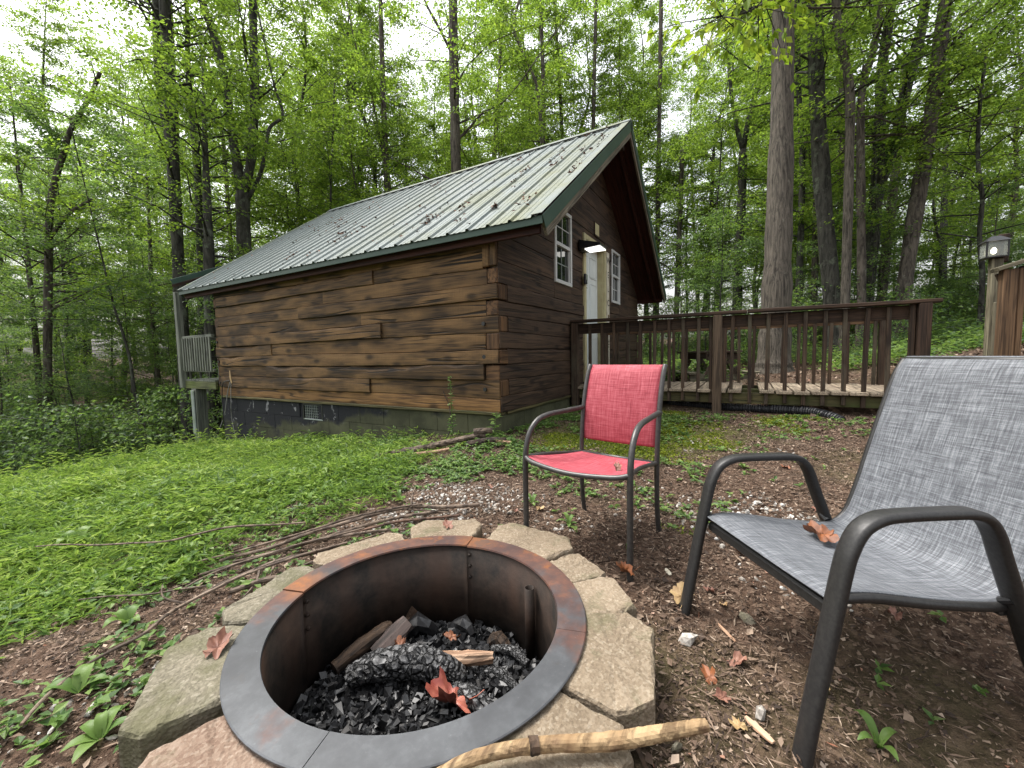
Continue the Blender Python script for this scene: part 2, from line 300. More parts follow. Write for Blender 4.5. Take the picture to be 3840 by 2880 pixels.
def thing(name,label,cat,loc=(0,0,0),group=None,rz=0.):
    o=bpy.data.objects.new(name,None); COL.objects.link(o); o.matrix_basis=Matrix.Translation(loc)@Matrix.Rotation(rz,4,'Z'); o.empty_display_size=.1
    return tag(o,label,cat,group)
_cb={}
def cbox(sx,sy,sz,b):
    h=A([sx,sy,sz])/2; V=[];ix={}
    for i in range(8):
        s=A([1 if i&1 else -1,1 if i&2 else -1,1 if i&4 else -1])
        for a in range(3):
            p=(h-b)*s; p[a]=h[a]*s[a]; ix[(tuple(s),a)]=len(V); V.append(p)
    F=[]
    def add(ids):
        P=A([V[i] for i in ids]); n=np.cross(P[1]-P[0],P[2]-P[0])
        F.append(ids if n@P.mean(0)>0 else ids[::-1])
    import itertools
    for a in range(3):
        o=[k for k in range(3) if k!=a]
        for sg in (-1,1):
            q=[]
            for u_,v_ in ((-1,-1),(1,-1),(1,1),(-1,1)):
                s=[0,0,0]; s[a]=sg; s[o[0]]=u_; s[o[1]]=v_; q.append(ix[(tuple(s),a)])
            add(q)
        for u_,v_ in itertools.product((-1,1),(-1,1)):       # edges running along a
            s1=[0,0,0]; s1[o[0]]=u_; s1[o[1]]=v_; s2=list(s1); s1[a]=-1; s2[a]=1
            add([ix[(tuple(s1),o[0])],ix[(tuple(s2),o[0])],ix[(tuple(s2),o[1])],ix[(tuple(s1),o[1])]])
    for i in range(8):
        s=tuple([1 if i&1 else -1,1 if i&2 else -1,1 if i&4 else -1]); add([ix[(s,0)],ix[(s,1)],ix[(s,2)]])
    return V,F
def frame(p0,p1,upv=(0,0,1)):
    p0,p1=A(p0,float),A(p1,float); x=(p1-p0); L=np.linalg.norm(x); x/=L; upv=A(upv,float)
    if abs(x@upv)>.99: upv=A([0,1.,0]) if abs(x[1])<.9 else A([1.,0,0])
    z=upv-x*(x@upv); z/=np.linalg.norm(z); y=np.cross(z,x); c=(p0+p1)/2
    return Matrix([[x[0],y[0],z[0],c[0]],[x[1],y[1],z[1],c[1]],[x[2],y[2],z[2],c[2]],[0,0,0,1]]),L
def beam(name,p0,p1,wd,th,mt,parent=None,bev=.004,upv=(0,0,1)):
    """board whose length runs p0-p1 (local X), width wd along local Y, thickness th along local Z (upv)"""
    m,L=frame(p0,p1,upv); key=(round(L,3),round(wd,4),round(th,4),round(bev,4),mt)
    if key not in _cb:
        me=mesh(*cbox(key[0],key[1],key[2],min(bev,wd*.4,th*.4)),name=name); me.materials.append(MAT[mt]); _cb[key]=me
    return ob(name,_cb[key],None,parent,m)
def abox(name,x0,x1,y0,y1,z0,z1,mt,parent=None,bev=.004):
    d=[x1-x0,y1-y0,z1-z0]; c=[(x0+x1)/2,(y0+y1)/2,(z0+z1)/2]; a=int(np.argmax(d))
    if a==0: return beam(name,(x0,c[1],c[2]),(x1,c[1],c[2]),d[1],d[2],mt,parent,bev)
    if a==1: return beam(name,(c[0],y0,c[2]),(c[0],y1,c[2]),d[0],d[2],mt,parent,bev)
    return beam(name,(c[0],c[1],z0),(c[0],c[1],z1),d[0],d[1],mt,parent,bev,(0,1,0))
def tubev(P,R,ns=8,cap=True,flat=None):
    P=A(P,float); n=len(P); R=np.broadcast_to(A(R,float),(n,)); T=np.gradient(P,axis=0); T/=np.linalg.norm(T,axis=1)[:,None]+1e-12
    ref=A([0,0,1.]) if abs(T[0][2])<.9 else A([1.,0,0]); u_=np.cross(ref,T[0]); u_/=np.linalg.norm(u_); V=[];F=[]
    an=np.arange(ns)*2*np.pi/ns
    for i in range(n):
        u_=u_-T[i]*(u_@T[i]); u_/=np.linalg.norm(u_)+1e-12; v_=np.cross(T[i],u_)
        V+=[P[i]+R[i]*(math.cos(a)*u_+math.sin(a)*v_*(flat or 1.)) for a in an]
    for i in range(n-1):
        for j in range(ns):
            k=(j+1)%ns; F.append((i*ns+j,i*ns+k,(i+1)*ns+k,(i+1)*ns+j))
    if cap: F.append(tuple(range(ns))[::-1]); F.append(tuple(range((n-1)*ns,n*ns)))
    return V,F
class MB:
    def __init__(s): s.V=[];s.F=[]
    def add(s,VF):
        o=len(s.V); s.V+=list(VF[0]); s.F+=[tuple(i+o for i in f) for f in VF[1]]; return s
    def box(s,x0,x1,y0,y1,z0,z1,b=.003):
        V,F=cbox(x1-x0,y1-y0,z1-z0,b); c=A([(x0+x1)/2,(y0+y1)/2,(z0+z1)/2]); return s.add(([v+c for v in V],F))
    def build(s,name,mt,parent=None,smooth=False,mw=None): return ob(name,mesh(s.V,s.F,name,smooth),mt,parent,mw)
def smoothpath(P,k=6):
    P=A(P,float); n=len(P); out=[]
    for i in range(n-1):
        p0,p1,p2,p3=P[max(i-1,0)],P[i],P[i+1],P[min(i+2,n-1)]
        for t in np.arange(k)/k:
            out.append(.5*((2*p1)+(-p0+p2)*t+(2*p0-5*p1+4*p2-p3)*t*t+(-p0+3*p1-3*p2+p3)*t**3))
    out.append(P[-1]); return A(out)
def vnoise(x,seed=0):                              # smooth 1-D noise, -1..1
    x=np.asarray(x,float); i=np.floor(x).astype(int); f=x-i; f=f*f*(3-2*f)
    h=lambda k:np.modf(np.sin(k*127.1+seed*311.7)*43758.5453)[0]
    return h(i)*(1-f)+h(i+1)*f
def vn2(x,y,seed=0):                               # smooth 2-D noise, about 0..1
    xi,yi=np.floor(x),np.floor(y); fx,fy=x-xi,y-yi; fx=fx*fx*(3-2*fx); fy=fy*fy*(3-2*fy)
    h=lambda a,b:np.modf(np.abs(np.sin(a*127.1+b*311.7+seed*74.7)*43758.5453))[0]
    return (h(xi,yi)*(1-fx)+h(xi+1,yi)*fx)*(1-fy)+(h(xi,yi+1)*(1-fx)+h(xi+1,yi+1)*fx)*fy
# ------------------------------------------------------------------ ground
GC=A([(-2.39,-1.15,.0),(-3.3,-2.1,-.02),(-1.35,-1.45,.05),(-1.8,-2.3,-.04),(-1.8,-1.9,-.03),(0,0,.18),(0,2.7,-.14),(0,5.4,-.55),(1.85,-.1,.25),(1.85,-1.8,.25),(1.85,-3.5,.30),(.6,-1.5,.17),
 (3.05,-1.5,.40),(3.05,-3.4,.47),(4.5,-2.2,.46),(3.2,-4.4,.86),(1.9,-4.6,.62),(.2,-3.2,.22),(6.2,-2.6,.50),(9,-4,.74),(12,-6,1.25),(10,-9,1.7),(20,-8,2.0),(40,-18,3.5),(40,5,2.0),(22,4,1.2),(14,2,.9),(9,2,.5),(7,5,.3),(6,-.5,.45),
 (-1.2,.6,.0),(-1.0,1.6,-.06),(-2.8,.4,-.05),(-2.8,2.0,-.17),(-1.6,3.2,-.26),(-2.5,4.5,-.42),(-1.0,5.0,-.48),(-1.3,6.2,-.78),(-2.2,6.5,-.85),(-4.5,3,-.3),(-3.5,6.0,-.8),(.6,7.5,-.95),(1.5,10,-1.35),(-1,10,-1.5),(0,14,-1.75),(2,20,-2.0),(6,14,-1.3),(8,9,-.4),(12,20,-1.4),(5,40,.5),(20,40,1),(40,30,1.5),
 (-6,-2,-.05),(-6,3,-.4),(-4,-6,.1),(0,-7,.6),(8,-14,2),(-10,12,-2),(-12,-12,-.3),(-30,0,-2),(-30,40,-3),(0,70,1),(-30,-40,1),(20,-40,3),(70,-40,4),(75,30,3),(40,75,2),(-60,75,0),(-75,-10,-3)],float)
def _tps():
    P=GC[:,:2]; D=np.linalg.norm(P[:,None]-P[None],axis=2); n=len(P)
    M=np.zeros((n+3,n+3)); M[:n,:n]=D+np.eye(n)*.02; M[:n,n]=1; M[:n,n+1:]=P; M[n:,:n]=M[:n,n:].T
    return np.linalg.solve(M,np.r_[GC[:,2],0,0,0])
GW=_tps()
def gz(x,y):
    x=np.asarray(x,float); y=np.asarray(y,float); sh=x.shape; X=x.ravel();Y=y.ravel(); r=np.hypot(X,Y); k=np.minimum(1,80/np.maximum(r,1e-6)); X=X*k;Y=Y*k
    z=GW[-3]+GW[-2]*X+GW[-1]*Y
    for (a,b,_),w_ in zip(GC,GW[:-3]): z=z+w_*np.hypot(X-a,Y-b)
    z=z+(vn2(X*2.3,Y*2.3,1)-.5)*.05+(vn2(X*7,Y*7,2)-.5)*.016
    return z.reshape(sh)
def g1(x,y): return float(gz(A([x]),A([y]))[0])
def mk_ground():
    n=300; t=np.linspace(-1,1,n); s=np.sinh(t*5.2)/math.sinh(5.2); ax=-1.6+s*420; ay=0+s*420
    X,Y=np.meshgrid(ax,ay,indexing='ij'); Z=gz(X,Y); Z=Z+np.where(np.hypot(X,Y)>60,0,0)
    # the hollow inside the fire ring
    d=np.hypot(X+2.385,Y+1.148); Z=np.where(d<.56,np.minimum(Z,-.30),Z)
    V=np.c_[X.ravel(),Y.ravel(),Z.ravel()]; i=np.arange(n*n).reshape(n,n)
    F=np.c_[i[:-1,:-1].ravel(),i[1:,:-1].ravel(),i[1:,1:].ravel(),i[:-1,1:].ravel()]
    o=ob('ground',nmesh(V,F,'ground',True),'ground'); tag(o,None,None,None,'structure'); return o
mk_ground()
# ------------------------------------------------------------------ cabin (near corner at the origin, gable along +X, long wall along +Y)
W_,L_=5.63,5.34; EX,RO,YF=.165,.562,6.09; ZE,ZR=2.132,4.254; SLP=(ZR-ZE)/(W_/2+EX)
cab=thing('log_cabin','brown hewn log cabin with pale green metal roof and block foundation','cabin',(W_/2,L_/2,.1))
def log(name,L,z0,z1,th,mt,parent,mw,seed,wane=0.,w0=0.,w1=1.,bulge=.012,gap=.0015,lo=None,hi=None,off=0.,sgn=1):
    """hewn log, local X along the length, local Y = -1 face outwards, Z up; wane = live-edge cut of the upper arris between w0..w1"""
    n=max(4,int(L/.07)); xs=np.linspace(0,L,n+1); h=z1-z0
    wy=off+sgn*xs; B_=lambda k:0*wy if k is None else .008*vnoise(wy*.7,k*7+1)+.003*vnoise(wy*3.7,k*9+2)+.0012*vnoise(wy*13,k*5+3); tp=B_(hi); bt=B_(lo); fc=vnoise(xs*1.1,seed+4)*.008
    t=xs/L; wn=np.clip((t-w0)/.08,0,1)*np.clip((w1-t)/.08,0,1); wv=wane*wn*(.55+.45*vnoise(xs*2.3,seed+5)+.25*vnoise(xs*7,seed+6)); wv=np.clip(wv,0,.9*h)
    V=[];F=[]
    for i,x in enumerate(xs):
        top=z1-gap+tp[i]; bot=z0+gap+bt[i]; f=-bulge-fc[i]; c=.002+.003*abs(vnoise(x*9,seed+7)); w_=wv[i]
        pr=[(th,bot),(f+c+.004,bot),(f,bot+c+.003),(f-.002,bot+h*.3),(f-.002,bot+h*.6-w_*.5),(f,top-c-w_),(f+c+w_*.55,top-w_*.12),(th,top)]
        V+=[(x,y,z) for y,z in pr]
    k=8
    for i in range(n):
        for j in range(k): 
            m=(j+1)%k; F.append((i*k+j,(i+1)*k+j,(i+1)*k+m,i*k+m))
    F.append(tuple(range(k))); F.append(tuple(range(n*k,(n+1)*k))[::-1])
    F=[f[::-1] for f in F]
    me=mesh(V,F,name,False); return ob(name,me,mt,parent,mw)
ZS=[.395,.536,.705,.864,1.005,1.17,1.331,1.485,1.633,1.79,1.94,2.10]
# long wall: local X = +Y world reversed so that the outer face (local -Y) looks to -X
def MWleft(y): return Matrix([[0,1,0,0],[-1,0,0,y],[0,0,1,0],[0,0,0,1]])      # local x -> -Y world, local y -> +X world ; piece starts at far end y
rows=[(0,[]),(0,[1.79]),(.165,[3.92]),(0,[]),(.15,[3.78]),(0,[1.56]),(.14,[1.9]),(0,[3.1]),(.12,[2.6]),(.16,[1.67]),(.16,[])]
wan={(2,0):(.075,0.,1.),(2,1):(.0,0,1),(3,0):(.05,.86,1.02),(4,1):(.06,0,1),(9,1):(.08,.1,.85),(5,1):(.02,0,.6),(1,1):(.03,.1,.5),(6,1):(.0,0,1),(7,0):(.02,.2,.7)}
for r,(st,br) in enumerate(rows):
    end=L_-(.13 if r%2 else 0.02); cuts=[st]+br+[end]
    for k in range(len(cuts)-1):
        a,b=cuts[k]+(.004 if k else 0),cuts[k+1]; wv=wan.get((r,k),(0,0,1))
        # wane span is given along the wall from near to far; the local axis runs the other way
        log('log',b-a,ZS[r],ZS[r+1],.14,'logsill' if r==0 else 'log',cab,MWleft(b),r*13+k*5+2,wv[0],1-wv[2],1-wv[1],bulge=.004+.022*(wv[0]>0)+.007*random.random(),lo=r if r else None,hi=r+1 if r<10 else None,off=b,sgn=-1)
    if r%2: abox('log_end',-.012,.13,L_-.125,L_,ZS[r]+.004,ZS[r+1]-.008,'endgrain',cab,.008)
    if st and r<9: abox('log_end',-.010,.14,.0,st-.006,ZS[r]+.004,ZS[r+1]-.010,'endgrain',cab,.008)
for i,(y0,y1) in enumerate(((.0,.075),(.080,.155))): abox('corner_board',-.030,.10,y0,y1,1.80,2.10,'log',cab,.006)
abox('wall_backing',.05,.13,.10,L_-.05,.37,2.14,'rail',cab)
# black discs on the log ends, painting the shade inside bolt holes
def hole_disc(p,ax,r=.020):
    V,F=tubev([A(p),A(p)+A(ax)*.012],r,10); return V,F
for y,z in ((.16,1.26),(.16,.94),(.16,.62),(5.28,1.25),(5.27,.94),(5.27,.60)):
    MB().add(hole_disc((-.0305,y,z),(1,0,0))).build('bolt_hole_disc','black',cab)
abox('sill_board',-.018,.10,0.002,L_-.05,.366,.398,'mossy',cab,.005)
# gable wall: lower logs
def MWg(x): return Matrix.Translation((x,0,0))
OPEN=[(1.285,1.825,1.83,2.757),(2.285,3.313,.543,2.66),(3.678,4.176,1.823,2.725)]
def zunder(x): x=min(x,W_-x); return ZE-.15+(x+EX)*SLP
def pieces(x0,x1,z0,z1):
    P=[(x0,x1,z0,z1)]
    for a,b,c,d in OPEN:
        Q=[]
        for (p,q,r,s) in P:
            if q<=a or p>=b or s<=c or r>=d: Q.append((p,q,r,s)); continue
            if p<a: Q.append((p,a,r,s))
            if q>b: Q.append((b,q,r,s))
            if r<c-.02: Q.append((max(p,a),min(q,b),r,c))
            if s>d+.02: Q.append((max(p,a),min(q,b),d,s))
        P=Q
    return P
GZ=[.395,.545,.715,.862,1.01,1.175,1.335,1.48,1.64]
for r in range(8):
    st=.15 if r%2 else 0.0
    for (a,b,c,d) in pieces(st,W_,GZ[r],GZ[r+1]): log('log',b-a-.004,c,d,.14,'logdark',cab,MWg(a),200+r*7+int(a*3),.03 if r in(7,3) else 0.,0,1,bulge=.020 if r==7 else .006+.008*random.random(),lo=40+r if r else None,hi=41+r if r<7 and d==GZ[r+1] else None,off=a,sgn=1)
    if r%2: abox('log_end',0.,.142,-.016,.12,GZ[r]+.005,GZ[r+1]-.008,'endgrain',cab,.008)
abox('sill_board',0.12,2.2,-.014,.10,.366,.397,'mossy',cab,.005)
# upper gable boards, cut to the slope of the roof
z=1.64; r=0
while z<4.0:
    z1=z+.215+.03*math.sin(r*2.1); z1=min(z1,4.05)
    def xl(zz): return max(0.,(zz-ZE+.16)/SLP-EX)
    for (a,b,c,d) in pieces(xl(z),W_-xl(z),z,z1):
        la,lb=max(a,0),b; ta=max(la,xl(d)) if la<=xl(z)+1e-6 else la; tb=min(lb,W_-xl(d)) if lb>=W_-xl(z)-1e-6 else lb
        if tb-ta<.02: continue
        f=-.006-.010*random.random(); P=[(la,c+.003),(lb,c+.003),(tb,d-.004),(ta,d-.004)]
        V=[(x,f,q) for x,q in P]+[(x,.06,q) for x,q in P]
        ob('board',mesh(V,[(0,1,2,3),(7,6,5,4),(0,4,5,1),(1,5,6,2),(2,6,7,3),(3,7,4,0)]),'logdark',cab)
    z=z1; r+=1
# gable backing with a real door opening
for x0,x1,z0,z1 in ((.02,2.285,.37,2.2),(3.313,W_-.02,.37,2.2)): abox('wall_backing',x0,x1,.07,.10,z0,z1,'rail',cab)
for q in ([(.1,2.2),(2.285,2.2),(2.285,2.68),(.78,2.68)],[(3.313,2.2),(W_-.1,2.2),(W_-.78,2.68),(3.313,2.68)]):
    ob('wall_backing',mesh([(x,.07,z) for x,z in q]+[(x,.10,z) for x,z in q],[(0,1,2,3),(7,6,5,4),(0,4,5,1),(1,5,6,2),(2,6,7,3),(3,7,4,0)]),'rail',cab)
V=[(.78,.10,2.68),(W_-.78,.10,2.68),(W_/2,.10,4.02),(.78,.07,2.68),(W_-.78,.07,2.68),(W_/2,.07,4.02)]
ob('wall_backing',mesh(V,[(0,1,2),(5,4,3),(0,3,4,1),(1,4,5,2),(2,5,3,0)]),'rail',cab)
# far and right walls (turned away from the view)
abox('rear_wall',.14,W_-.14,L_-.14,L_-.02,.37,2.12,'logdark',cab); abox('side_wall',W_-.14,W_,.15,L_-.14,.37,2.12,'logdark',cab)
V=[(.1,L_-.05,2.12),(W_-.1,L_-.05,2.12),(W_/2,L_-.05,4.02),(.1,L_-.09,2.12),(W_-.1,L_-.09,2.12),(W_/2,L_-.09,4.02)]
ob('rear_gable',mesh(V,[(2,1,0),(3,4,5),(0,1,4,3),(1,2,5,4),(2,0,3,5)]),'logdark',cab)
for r in (0,2,4,6): abox('log_end',W_-.13,W_+.02,-.03,.12,ZS[r],ZS[r+1]-.01,'logdark',cab,.01)
# foundation of concrete blocks: long wall and gable
fnd=ob('foundation',mesh(*cbox(.12,L_-.06,1.10,.01)),'mortar',cab,Matrix.Translation((.085,L_/2,-.19)))
abox('foundation_core',.12,W_-.1,.075,.17,-.4,.364,'mortar',fnd,.01)
CBH=.203; CBL=.406
for r in range(5):
    z1=.362-r*CBH; z0=z1-CBH+.009; y=-.002 if r%2==0 else -.002; first=True
    while y<L_-.03:
        ln=CBL if not(first and r%2) else CBL/2; y1=min(y+ln,L_-.03)
        if not (r==0 and 2.74<(y+y1)/2<3.19):
            dz=.003*random.random(); abox('block',.010+dz,.09,y+.002,y1-.002,z0-.005,z1,'found',fnd,.002)
        y=y1; first=False
    x=.095; first=True
    while x<W_:
        ln=CBL if not(first and r%2) else CBL/2; x1=min(x+ln,W_)
        if r<3: abox('block',x+.002,x1-.002,.012,.09,z0-.005,z1,'found',fnd,.002)
        x=x1; first=False
# crawl-space vent in the long wall: frame, louvre grid
vt=abox('vent_frame',.008,.05,2.752,3.172,.340,.362,'black',fnd,.002)
for q in ((2.752,2.772,.14,.34),(3.152,3.172,.14,.34),(2.752,3.172,.138,.155)): abox('vent_frame',.008,.05,q[0],q[1],q[2],q[3]-.0005,'black' if q[2]>.139 else 'pvc',fnd,.002)
abox('vent_back',.060,.075,2.76,3.16,.15,.345,'black',fnd,.001)
for k in range(5): beam('vent_slat',(.030,2.775,.178+k*.036),(.030,3.150,.178+k*.036),.022,.003,'pvc',fnd,.001,(.6,0,1))
for k in range(9): abox('vent_bar',.018,.024,2.80+k*.040,2.806+k*.040,.158,.335,'pvc',fnd,.001)
# ---- roof
roof=abox('ridge_beam',W_/2-.05,W_/2+.05,-.45,YF-.1,ZR-.36,ZR-.17,'rail',cab)
for sd in (1,-1):
    X=lambda x:x if sd>0 else W_-x
    a,b=A([X(-EX+.02),0,ZE]),A([X(W_/2),0,ZR]); d=(b-a)/np.linalg.norm(b-a); nn=A([-d[2]*sd,0,d[0]*sd]); 
    if nn[2]<0: nn=-nn
    # plywood deck: underside is the red-brown soffit
    for k,(y0,y1) in enumerate(((-.53,1.6),(1.603,3.8),(3.803,YF-.03))):
        c0=a-nn*.055+A([0,(y0+y1)/2,0]); c1=b-nn*.055+A([0,(y0+y1)/2,0])-d*.02
        beam('roof_deck',c0,c1,y1-y0,.07,'soffit',roof,.004,tuple(nn))
    # rafters under the overhang
    for y in (-.36,.25,.86): beam('rafter',a-nn*.13+A([0,y,0])+d*.02,b-nn*.13+A([0,y,0])-d*.1,.04,.09,'soffit',roof,.004,tuple(nn))
    # ribbed metal panels
    y=-.50; pn=0
    while y<YF-.02:
        y1=min(y+.9144,YF); ys=[];hs=[]
        t=y
        while t<y1-.005:
            for dy,h in ((0,.0),(.014,.020),(.034,.020),(.048,0),(.098,0),(.105,.004),(.117,.004),(.124,0),(.163,0),(.170,.004),(.182,.004),(.189,0)):
                if t+dy<=y1+1e-6: ys.append(t+dy); hs.append(h)
            t+=.2286
        ys.append(y1); hs.append(0); lo=a-d*.045; V=[];F=[]; m=len(ys); lift=.001*(pn%2)
        for q,(p,off) in enumerate(((lo,0),(b-d*.01,0),(lo,-.0025),(b-d*.01,-.0025))):
            for yy,h in zip(ys,hs): V.append(p+A([0,yy,0])+nn*(h+.002+lift+off))
        for j in range(m-1): F+=[(j,j+1,m+j+1,m+j),(2*m+j+1,2*m+j,3*m+j,3*m+j+1),(j,2*m+j,2*m+j+1,j+1)]
        if sd<0: F=[f[::-1] for f in F]
        ob('roof_panel',mesh(V,[f[::-1] for f in F]),'roof',roof); y=y1; pn+=1
    # eave trim, fascia, rake trim (front + rear), rake board
    e0=a-d*.022
    beam('eave_trim',e0+A([0,-.555,-.036]),e0+A([0,YF,-.036]),.010,.070,'green',roof,.002)
    beam('eave_fascia',a+A([.055*sd,-.50,-.090]),a+A([.055*sd,YF-.06,-.090]),.030,.10,'soffit',roof,.003)
    for yy,s2 in ((-RO,1),(YF+.002,-1)):
        p0=a-d*.045+A([0,yy,0]); p1=b+A([0,yy,0])
        beam('rake_trim',p0-nn*.052,p1-nn*.052,.006,.118,'green',roof,.002,tuple(nn))
        beam('rake_trim',p0+nn*.0245+A([0,.052*s2,0]),p1+nn*.0245+A([0,.052*s2,0]),.104,.004,'roof',roof,.001,tuple(nn))  # top flange of the green trim in pale roofing colour, its reflection painted in
        beam('rake_board',p0-nn*.122+A([0,.022*s2,0])+d*.02,p1-nn*.122+A([0,.022*s2,0]),.030,.120,'fascia',roof,.004,tuple(nn))
    # ridge cap, held up on the ribs so that the panel valleys stay open
    beam('ridge_cap',b-d*.135+nn*.0265+A([0,-RO-.004,0])+d*.07*0+A([0,(YF+RO)/2,0])-A([0,0,0]),b+nn*.0265+A([0,(YF+RO)/2-RO-.004,0]),YF+RO,.0035,'green',roof,.001,tuple(nn)) if False else None
    c=(b-d*.068)+nn*.034+A([0,(YF-RO)/2,0]); beam('ridge_cap',c-d*.068,c+d*.072,YF+RO+.006,.004,'roof',roof,.001,tuple(nn))
for k in range(3): beam('lookout_brace',(.9+.9*k,-.02,2.55+.62*k),(.55+.9*k,-.50,2.42+.62*k),.04,.06,'soffit',roof) if False else None
# beam on top of the long wall, under the eave
abox('top_plate',-.022,.10,-.02,L_+.02,2.095,2.175,'rail',cab,.006)
# ---- windows
def window(x0,x1,z0,z1,grid2):
    wr=abox('window',x0,x1,-.034,.03,z0,z0+.045,'white',cab,.004); t=.045
    abox('window_frame',x0,x0+t,-.034,.03,z0+.046,z1-t-.001,'white',wr,.004); abox('window_frame',x1-t,x1,-.034,.03,z0+.046,z1-t-.001,'white',wr,.004); abox('window_frame',x0,x1,-.034,.03,z1-t,z1,'white',wr,.004)
    zm=(z0+z1)/2+.02; abox('sash_rail',x0+t+.001,x1-t-.001,-.026,.02,zm-.022,zm+.022,'white',wr,.003)
    for (a,b,f) in ((z0+.047,zm-.023,.010),(zm+.023,z1-t-.002,-.004)):
        abox('pane',x0+t+.002,x1-t-.002,f,f+.004,a,b,'glass',wr,.0005); xm=(x0+x1)/2; zz=(a+b)/2
        mt='white' if f<0 or grid2 else 'pvc'; abox('muntin',xm-.006,xm+.006,f-.008,f-.001,a,b,mt,wr,.001); abox('muntin',x0+t+.003,x1-t-.003,f-.0075,f-.0015,zz-.006,zz+.006,mt,wr,.001)
    abox('sash_frame',x0+t+.001,x0+t+.016,-.012,.009,z0+.047,zm-.024,'white',wr,.002); abox('sash_frame',x1-t-.016,x1-t-.001,-.012,.009,z0+.047,zm-.024,'white',wr,.002)
    return wr
window(1.285,1.825,1.83,2.757,False); window(3.678,4.176,1.823,2.725,True)
# ---- door: cream casing, recessed jambs, white six-panel slab
dr=abox('door',2.375,3.225,.085,.125,.560,2.585,'doorw',cab,.003)
for x0,x1 in ((2.285,2.360),(3.238,3.313)): abox('door_casing',x0,x1,-.040,.02,.545,2.66,'cream',dr,.006)
abox('door_casing',2.361,3.237,-.038,.02,2.585,2.658,'cream',dr,.006)
for x0,x1 in ((2.352,2.374),(3.226,3.246)): abox('door_jamb',x0,x1,.0,.16,.545,2.59,'cream',dr,.003)
abox('door_jamb',2.375,3.225,.0,.16,2.586,2.605,'cream',dr,.003); abox('threshold',2.36,3.24,-.05,.14,.525,.556,'mossy',dr,.004)
for x0,x1 in ((2.47,2.74),(2.86,3.13)):
    for z0,z1 in ((.70,1.18),(1.32,2.02),(2.14,2.42)):
        q=MB(); q.box(x0,x1,.0775,.0835,z0,z1,.0025); q.build('door_panel','doorw',dr)
        for e in ((x0-.018,x0-.004,z0-.018,z1+.018),(x1+.004,x1+.018,z0-.018,z1+.018)): abox('panel_moulding',e[0],e[1],.0745,.0845,e[2],e[3],'doorw',dr,.003)
        for e in ((z0-.018,z0-.004),(z1+.004,z1+.018)): abox('panel_moulding',x0-.003,x1+.003,.0748,.0845,e[0],e[1],'doorw',dr,.003)
MB().add(tubev([(2.43,.08,1.50),(2.43,.05,1.50),(2.43,.032,1.50),(2.43,.022,1.50)],[.012,.014,.028,.02],10)).build('door_knob','pvc',dr,True)
dark=abox('door_reveal',2.32,3.28,.17,.20,.52,2.62,'black',dr,.002)
# ------------------------------------------------------------------ things fixed to the gable
def textmesh(ch,size):
    cu=bpy.data.curves.new('t','FONT'); cu.body=ch; cu.size=size; cu.extrude=.001; cu.align_x='CENTER'; cu.align_y='CENTER'
    o=bpy.data.objects.new('t',cu); COL.objects.link(o); bpy.context.view_layer.update()
    me=bpy.data.meshes.new_from_object(o.evaluated_get(bpy.context.evaluated_depsgraph_get())); bpy.data.objects.remove(o); return me
sg=thing('welcome_sign','tall narrow whitewashed WELCOME sign board standing right of the cabin door','sign',(3.395,-.05,.54))
abox('sign_board',3.335,3.455,-.046,-.026,.56,2.60,'sign',sg,.003)
zz=2.46
for ch in 'WELC*ME':
    if ch=='*':
        mb=MB()
        for k in range(12):
            a=k*math.pi/6; p=A([3.395,-.0485,zz]); d=A([math.cos(a),0,math.sin(a)]); mb.add(tubev([p+d*.012,p+d*.03,p+d*.045],[.004,.010,.002],5,flat=.3))
        mb.build('sunflower_petals','tanleaf',sg); MB().add(tubev([(3.395,-.0475,zz),(3.395,-.053,zz)],[.024,.018],12)).build('sunflower_centre','letter',sg)
    else: ob('letter',textmesh(ch,.145),'letter',sg,Matrix.Translation((3.395,-.0475,zz))@Matrix.Rotation(math.pi/2,4,'X'))
    zz-=.228
pq=thing('plaque','small square cream plaque in a dark frame above the cabin door','plaque',(2.875,-.02,2.72))
abox('plaque_frame',2.765,2.985,-.030,-.014,2.735,2.945,'rail',pq,.003); abox('plaque_face',2.785,2.965,-.034,-.0305,2.755,2.925,'cream',pq,.001)
kb=thing('key_box','small black key lock box with grey cover at the left door casing','lock box',(2.262,-.03,1.93))
abox('box_body',2.225,2.30,-.075,-.041,1.93,2.075,'black',kb,.008); abox('box_cover',2.235,2.29,-.082,-.0755,1.985,2.065,'pvc',kb,.004)
wr=thing('door_sprig','small dark green sprig hanging on the white cabin door','decoration',(2.60,.07,1.95))
mb=MB()
for k in range(9):
    a=k*.7+.3; p=A([2.60,.068,1.96]); d=A([math.cos(a),-.15,math.sin(a)]); mb.add(tubev([p,p+d*.035,p+d*.07],[.004,.007,.001],5))
mb.build('sprig_leaves','weed',wr)
pl=thing('porch_light','black wedge shaped solar wall light, lit, beside the cabin door','wall light',(2.18,-.02,2.42))
abox('back_plate',2.10,2.25,-.05,-.018,2.36,2.52,'black',pl,.006)
V=[(2.05,-.05,2.50),(2.31,-.05,2.50),(2.33,-.34,2.42),(2.03,-.34,2.42),(2.05,-.05,2.375),(2.31,-.05,2.375),(2.33,-.35,2.385),(2.03,-.35,2.385)]
ob('light_housing',mesh(V,[(0,1,2,3),(7,6,5,4),(0,4,5,1),(1,5,6,2),(2,6,7,3),(3,7,4,0)]),'black',pl)
V=[(2.07,-.12,2.377),(2.29,-.12,2.377),(2.315,-.335,2.382),(2.045,-.335,2.382),(2.07,-.12,2.365),(2.29,-.12,2.365),(2.315,-.335,2.370),(2.045,-.335,2.370)]
ob('led_panel',mesh(V,[(0,1,2,3),(7,6,5,4),(0,4,5,1),(1,5,6,2),(2,6,7,3),(3,7,4,0)]),'led',pl)
